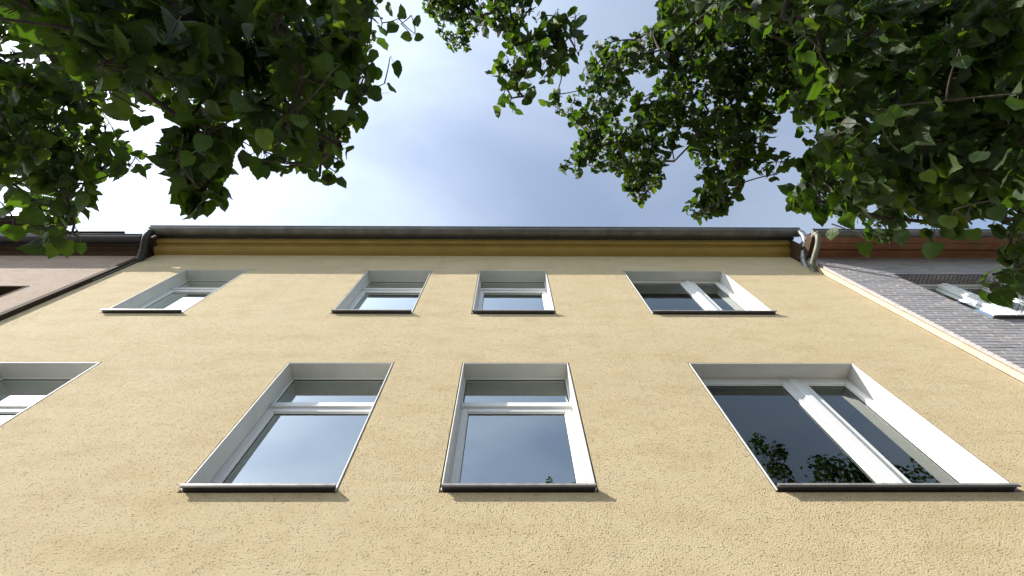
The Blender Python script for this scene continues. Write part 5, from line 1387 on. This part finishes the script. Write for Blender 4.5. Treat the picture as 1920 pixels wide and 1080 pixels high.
def tree(name, label, base, top, extra, k_limbs, seed):
    r = random.Random(seed)
    base = Vector(base)
    top = Vector(top)
    root = thing(name[0], label, 'tree', base, group='lime trees along the pavement')
    clumps = [(Vector(c[:3]), c[3], int(c[4]), c[5]) for c in CLUMPS[name[1]]]
    out_of_frame = []
    for cx_, cy_, cz_, rx, ry, rz, n, rr, nl in extra:
        for q in range(n):
            while True:
                d = Vector((r.uniform(-1, 1), r.uniform(-1, 1), r.uniform(-1, 1)))
                if 0.25 < d.length < 1:
                    break
            out_of_frame.append((Vector((cx_ + d.x * rx, cy_ + d.y * ry, cz_ + d.z * rz)), rr * r.uniform(0.7, 1.2), nl, 0.08))
    allc = clumps + out_of_frame
    # trunk, slightly bent and flared at the root
    tb = MB()
    tr_pts, tr_r = [], []
    H = (top - base).length
    for k in range(11):
        t = k / 10
        p = (top - base) * t + Vector((0.07 * math.sin(3 * t + seed), 0.06 * math.sin(4 * t), 0))
        tr_pts.append(p)
        tr_r.append(0.145 * (1 - 0.55 * t) + 0.09 * math.exp(-t * 14))
    tb.tube(tr_pts, tr_r, M['bark'], 14)
    tb.build('trunk', root, smooth=True)
    # limbs: one to each cluster of clumps
    pts = [c[0] for c in allc]
    pts = pts[:len(clumps)] + pts[len(clumps)::4]
    cent = r.sample(pts, k_limbs)
    for it in range(8):
        grp = [[] for _ in cent]
        for p in pts:
            grp[min(range(len(cent)), key=lambda i: (cent[i] - p).length_squared)].append(p)
        cent = [sum(g_, Vector()) / len(g_) if g_ else cent[i] for i, g_ in enumerate(grp)]
    nodes = []           # points foliage can branch from
    for cpt in cent:
        t = max(0.45, min(0.97, (cpt.z - base.z - 1.0) / H * 0.8))
        idx = int(t * 10)
        s = tr_pts[idx] + base
        e = cpt
        m1 = s.lerp(e, 0.35) + Vector((r.uniform(-.2, .2), r.uniform(-.15, .15), 0.14 * (e - s).length))
        m2 = s.lerp(e, 0.7) + Vector((r.uniform(-.2, .2), r.uniform(-.15, .15), 0.10 * (e - s).length))
        line = []
        for k in range(13):
            u = k / 12
            w_ = s * (1 - u) ** 3 + m1 * 3 * u * (1 - u) ** 2 + m2 * 3 * u * u * (1 - u) + e * u ** 3
            if 0 < k < 12:
                w_ += Vector((r.gauss(0, .02), r.gauss(0, .02), r.gauss(0, .02)))
            line.append(w_)
        lb = MB()
        r0_ = tr_r[idx] * 0.34
        lb.tube([p - base for p in line], [r0_ * (1 - k / 12) ** 1.2 + 0.007 for k in range(13)], M['bark'], 8)
        lb.build('limb', root, smooth=True)
        nodes += line[3:]
    # grow from the nearest branch outwards, clump by clump
    n0 = len(nodes)
    P_ = np.array([tuple(c[0]) for c in allc])
    N_ = [np.array(tuple(q)) for q in nodes]
    best = np.full(len(P_), 1e9)
    par = np.zeros(len(P_), dtype=int)
    for k, q in enumerate(N_):
        dd = ((P_ - q) ** 2).sum(1) ** 0.5
        m_ = dd < best
        best[m_] = dd[m_]
        par[m_] = k
    done = np.zeros(len(P_), dtype=bool)
    order = []
    idx_of = {}
    for _ in range(len(P_)):
        b2 = np.where(done, 1e9, best)
        k = int(b2.argmin())
        done[k] = True
        order.append(k)
        idx_of[k] = n0 + len(order) - 1
        N_.append(P_[k])
        dd = ((P_ - P_[k]) ** 2).sum(1) ** 0.5 * 1.12
        m_ = (dd < best) & ~done
        best[m_] = dd[m_]
        par[m_] = idx_of[k]
    kids = {}
    for k in reversed(order):
        kids[idx_of[k]] = kids.get(idx_of[k], 0) + 1
        kids[par[k]] = kids.get(par[k], 0) + kids[idx_of[k]]
    twig = MB()
    for k in order:
        q, p = Vector(N_[par[k]]), allc[k][0]
        rad = allc[k][1]
        L_ = (p - q).length
        m = q.lerp(p, 0.5) + Vector((r.gauss(0, .08), r.gauss(0, .08), 0.10 + r.gauss(0, .05))) * L_
        r1 = 0.0026 * min(9, kids[idx_of[k]]) ** 0.5 + 0.001
        line = [q * (1 - u) ** 2 + m * 2 * u * (1 - u) + p * u * u - base for u in (0, .25, .5, .75, 1)]
        twig.tube(line, [r1 * 1.25, r1 * 1.15, r1 * 1.05, r1, r1 * 0.9], M['bark'], 5, caps=False)
        for k2 in range(4):
            d = Vector((r.gauss(0, 1), r.gauss(0, 1), r.gauss(-.3, .7))).normalized() * rad * 0.85
            twig.tube([line[4], line[4] + d * 0.6 + Vector((0, 0, .01)), line[4] + d],
                      [0.0024, 0.002, 0.0014], M['bark'], 4, caps=False)
    foot = [tuple(c[0]) for c in allc]       # sprays at the edge hang from the nearest spray already attached
    todo = [Vector(g_[:3]) - Vector(g_[4:7]) * g_[3] * 0.4 for g_ in SPRIGS[name[1]]]
    while todo:
        fa = np.array(foot)
        ds = [((fa - np.array(tuple(p))) ** 2).sum(1) for p in todo]
        w_ = min(range(len(todo)), key=lambda a_: ds[a_].min())
        p = todo.pop(w_)
        q = Vector(foot[int(ds[w_].argmin())])
        foot.append(tuple(p))
        if (q - p).length > 0.15:
            continue
        m = q.lerp(p, 0.5) + Vector((r.gauss(0, .06), r.gauss(0, .06), 0.10)) * (p - q).length
        twig.tube([q * (1 - u) ** 2 + m * 2 * u * (1 - u) + p * u * u - base for u in (0, .25, .5, .75, 1)],
                  [0.003, 0.0028, 0.0025, 0.0022, 0.0018], M['bark'], 5, caps=False)
    tw = twig.build('twigs', root, smooth=True)
    tw['kind'] = 'stuff'
    # leaves
    leaves = []
    for p, rad, n, ls in allc:
        axis = Vector((r.gauss(0, .5), 0.6 + r.gauss(0, .4), r.gauss(-0.4, .4))).normalized()
        for k in range(n):
            d = Vector((r.gauss(0, 1), r.gauss(0, 1), r.gauss(0, 1))).normalized()
            c = p + d * rad * r.uniform(0.15, 1.0) ** 0.5 * 0.92
            tip = d * 0.7 + axis * 0.6 + Vector((0, 0, -0.45)) + Vector((r.gauss(0, .35), r.gauss(0, .35), r.gauss(0, .35)))
            nrm = Vector((r.gauss(0, .5), r.gauss(0, .5), 0.85)) + d * 0.35
            leaves.append((c, ls * r.uniform(0.55, 1.2), basis(tip, nrm), r.randrange(9)))
    for s in SPRIGS[name[1]]:
        leaves.append((Vector(s[:3]), s[3], basis(Vector(s[4:7]), Vector(s[7:10])), r.randrange(9)))
    scored = []
    for i, L in enumerate(leaves):
        d = in_view(L[0])
        scored.append((-(L[1] / d) if d else 1.0, i))
    scored.sort()
    single = [i for s, i in scored[:298] if s < 0]
    chosen = set(single)
    proto = None
    for i in single:
        p, s, B, k = leaves[i]
        if proto is None:
            proto = ob = bpy.data.objects.new('leaf', LEAF_MESH[k])
        else:
            ob = proto.copy()
            ob.data = LEAF_MESH[k]
        ob.parent = root
        ob.rotation_mode = 'QUATERNION'
        ob.rotation_quaternion = B.to_quaternion()
        ob.location = p - base
        ob.scale = (s, s, s)
        COL.objects.link(ob)
    leaf_stuff([L for i, L in enumerate(leaves) if i not in chosen], root, base)
    return root


tree(('lime_tree', 'left_tree'), 'large-leaved lime tree whose dark backlit branches hang over the left half of the facade',
     (-3.7, -5.3, -0.02), (-3.5, -5.1, 4.3),
     [(-3.6, -5.4, 5.2, 2.6, 1.6, 1.9, 90, 0.45, 50)], 8, 3)
tree(('lime_tree', 'right_tree'), 'large-leaved lime tree whose partly sunlit branches hang over the brick building on the right',
     (4.0, -5.4, -0.02), (4.2, -5.2, 5.6),
     [(4.8, -5.9, 6.2, 2.8, 1.6, 2.3, 90, 0.5, 50), (6.9, -4.2, 8.1, 0.8, 0.6, 1.0, 30, 0.36, 60),
      (5.4, -3.8, 8.9, 0.2, 0.3, 0.65, 12, 0.2, 30), (8.3, -4.5, 8.5, 0.8, 0.6, 0.8, 14, 0.34, 42)], 11, 5)
mb = MB()
for x in (-3.7, 4.0):
    mb.quad((x - 0.7, -6.05, 0.004), (x + 0.7, -6.05, 0.004), (x + 0.7, -4.65, 0.004), (x - 0.7, -4.65, 0.004), M['soil'])
structure(mb.build('tree_pit_soil'))
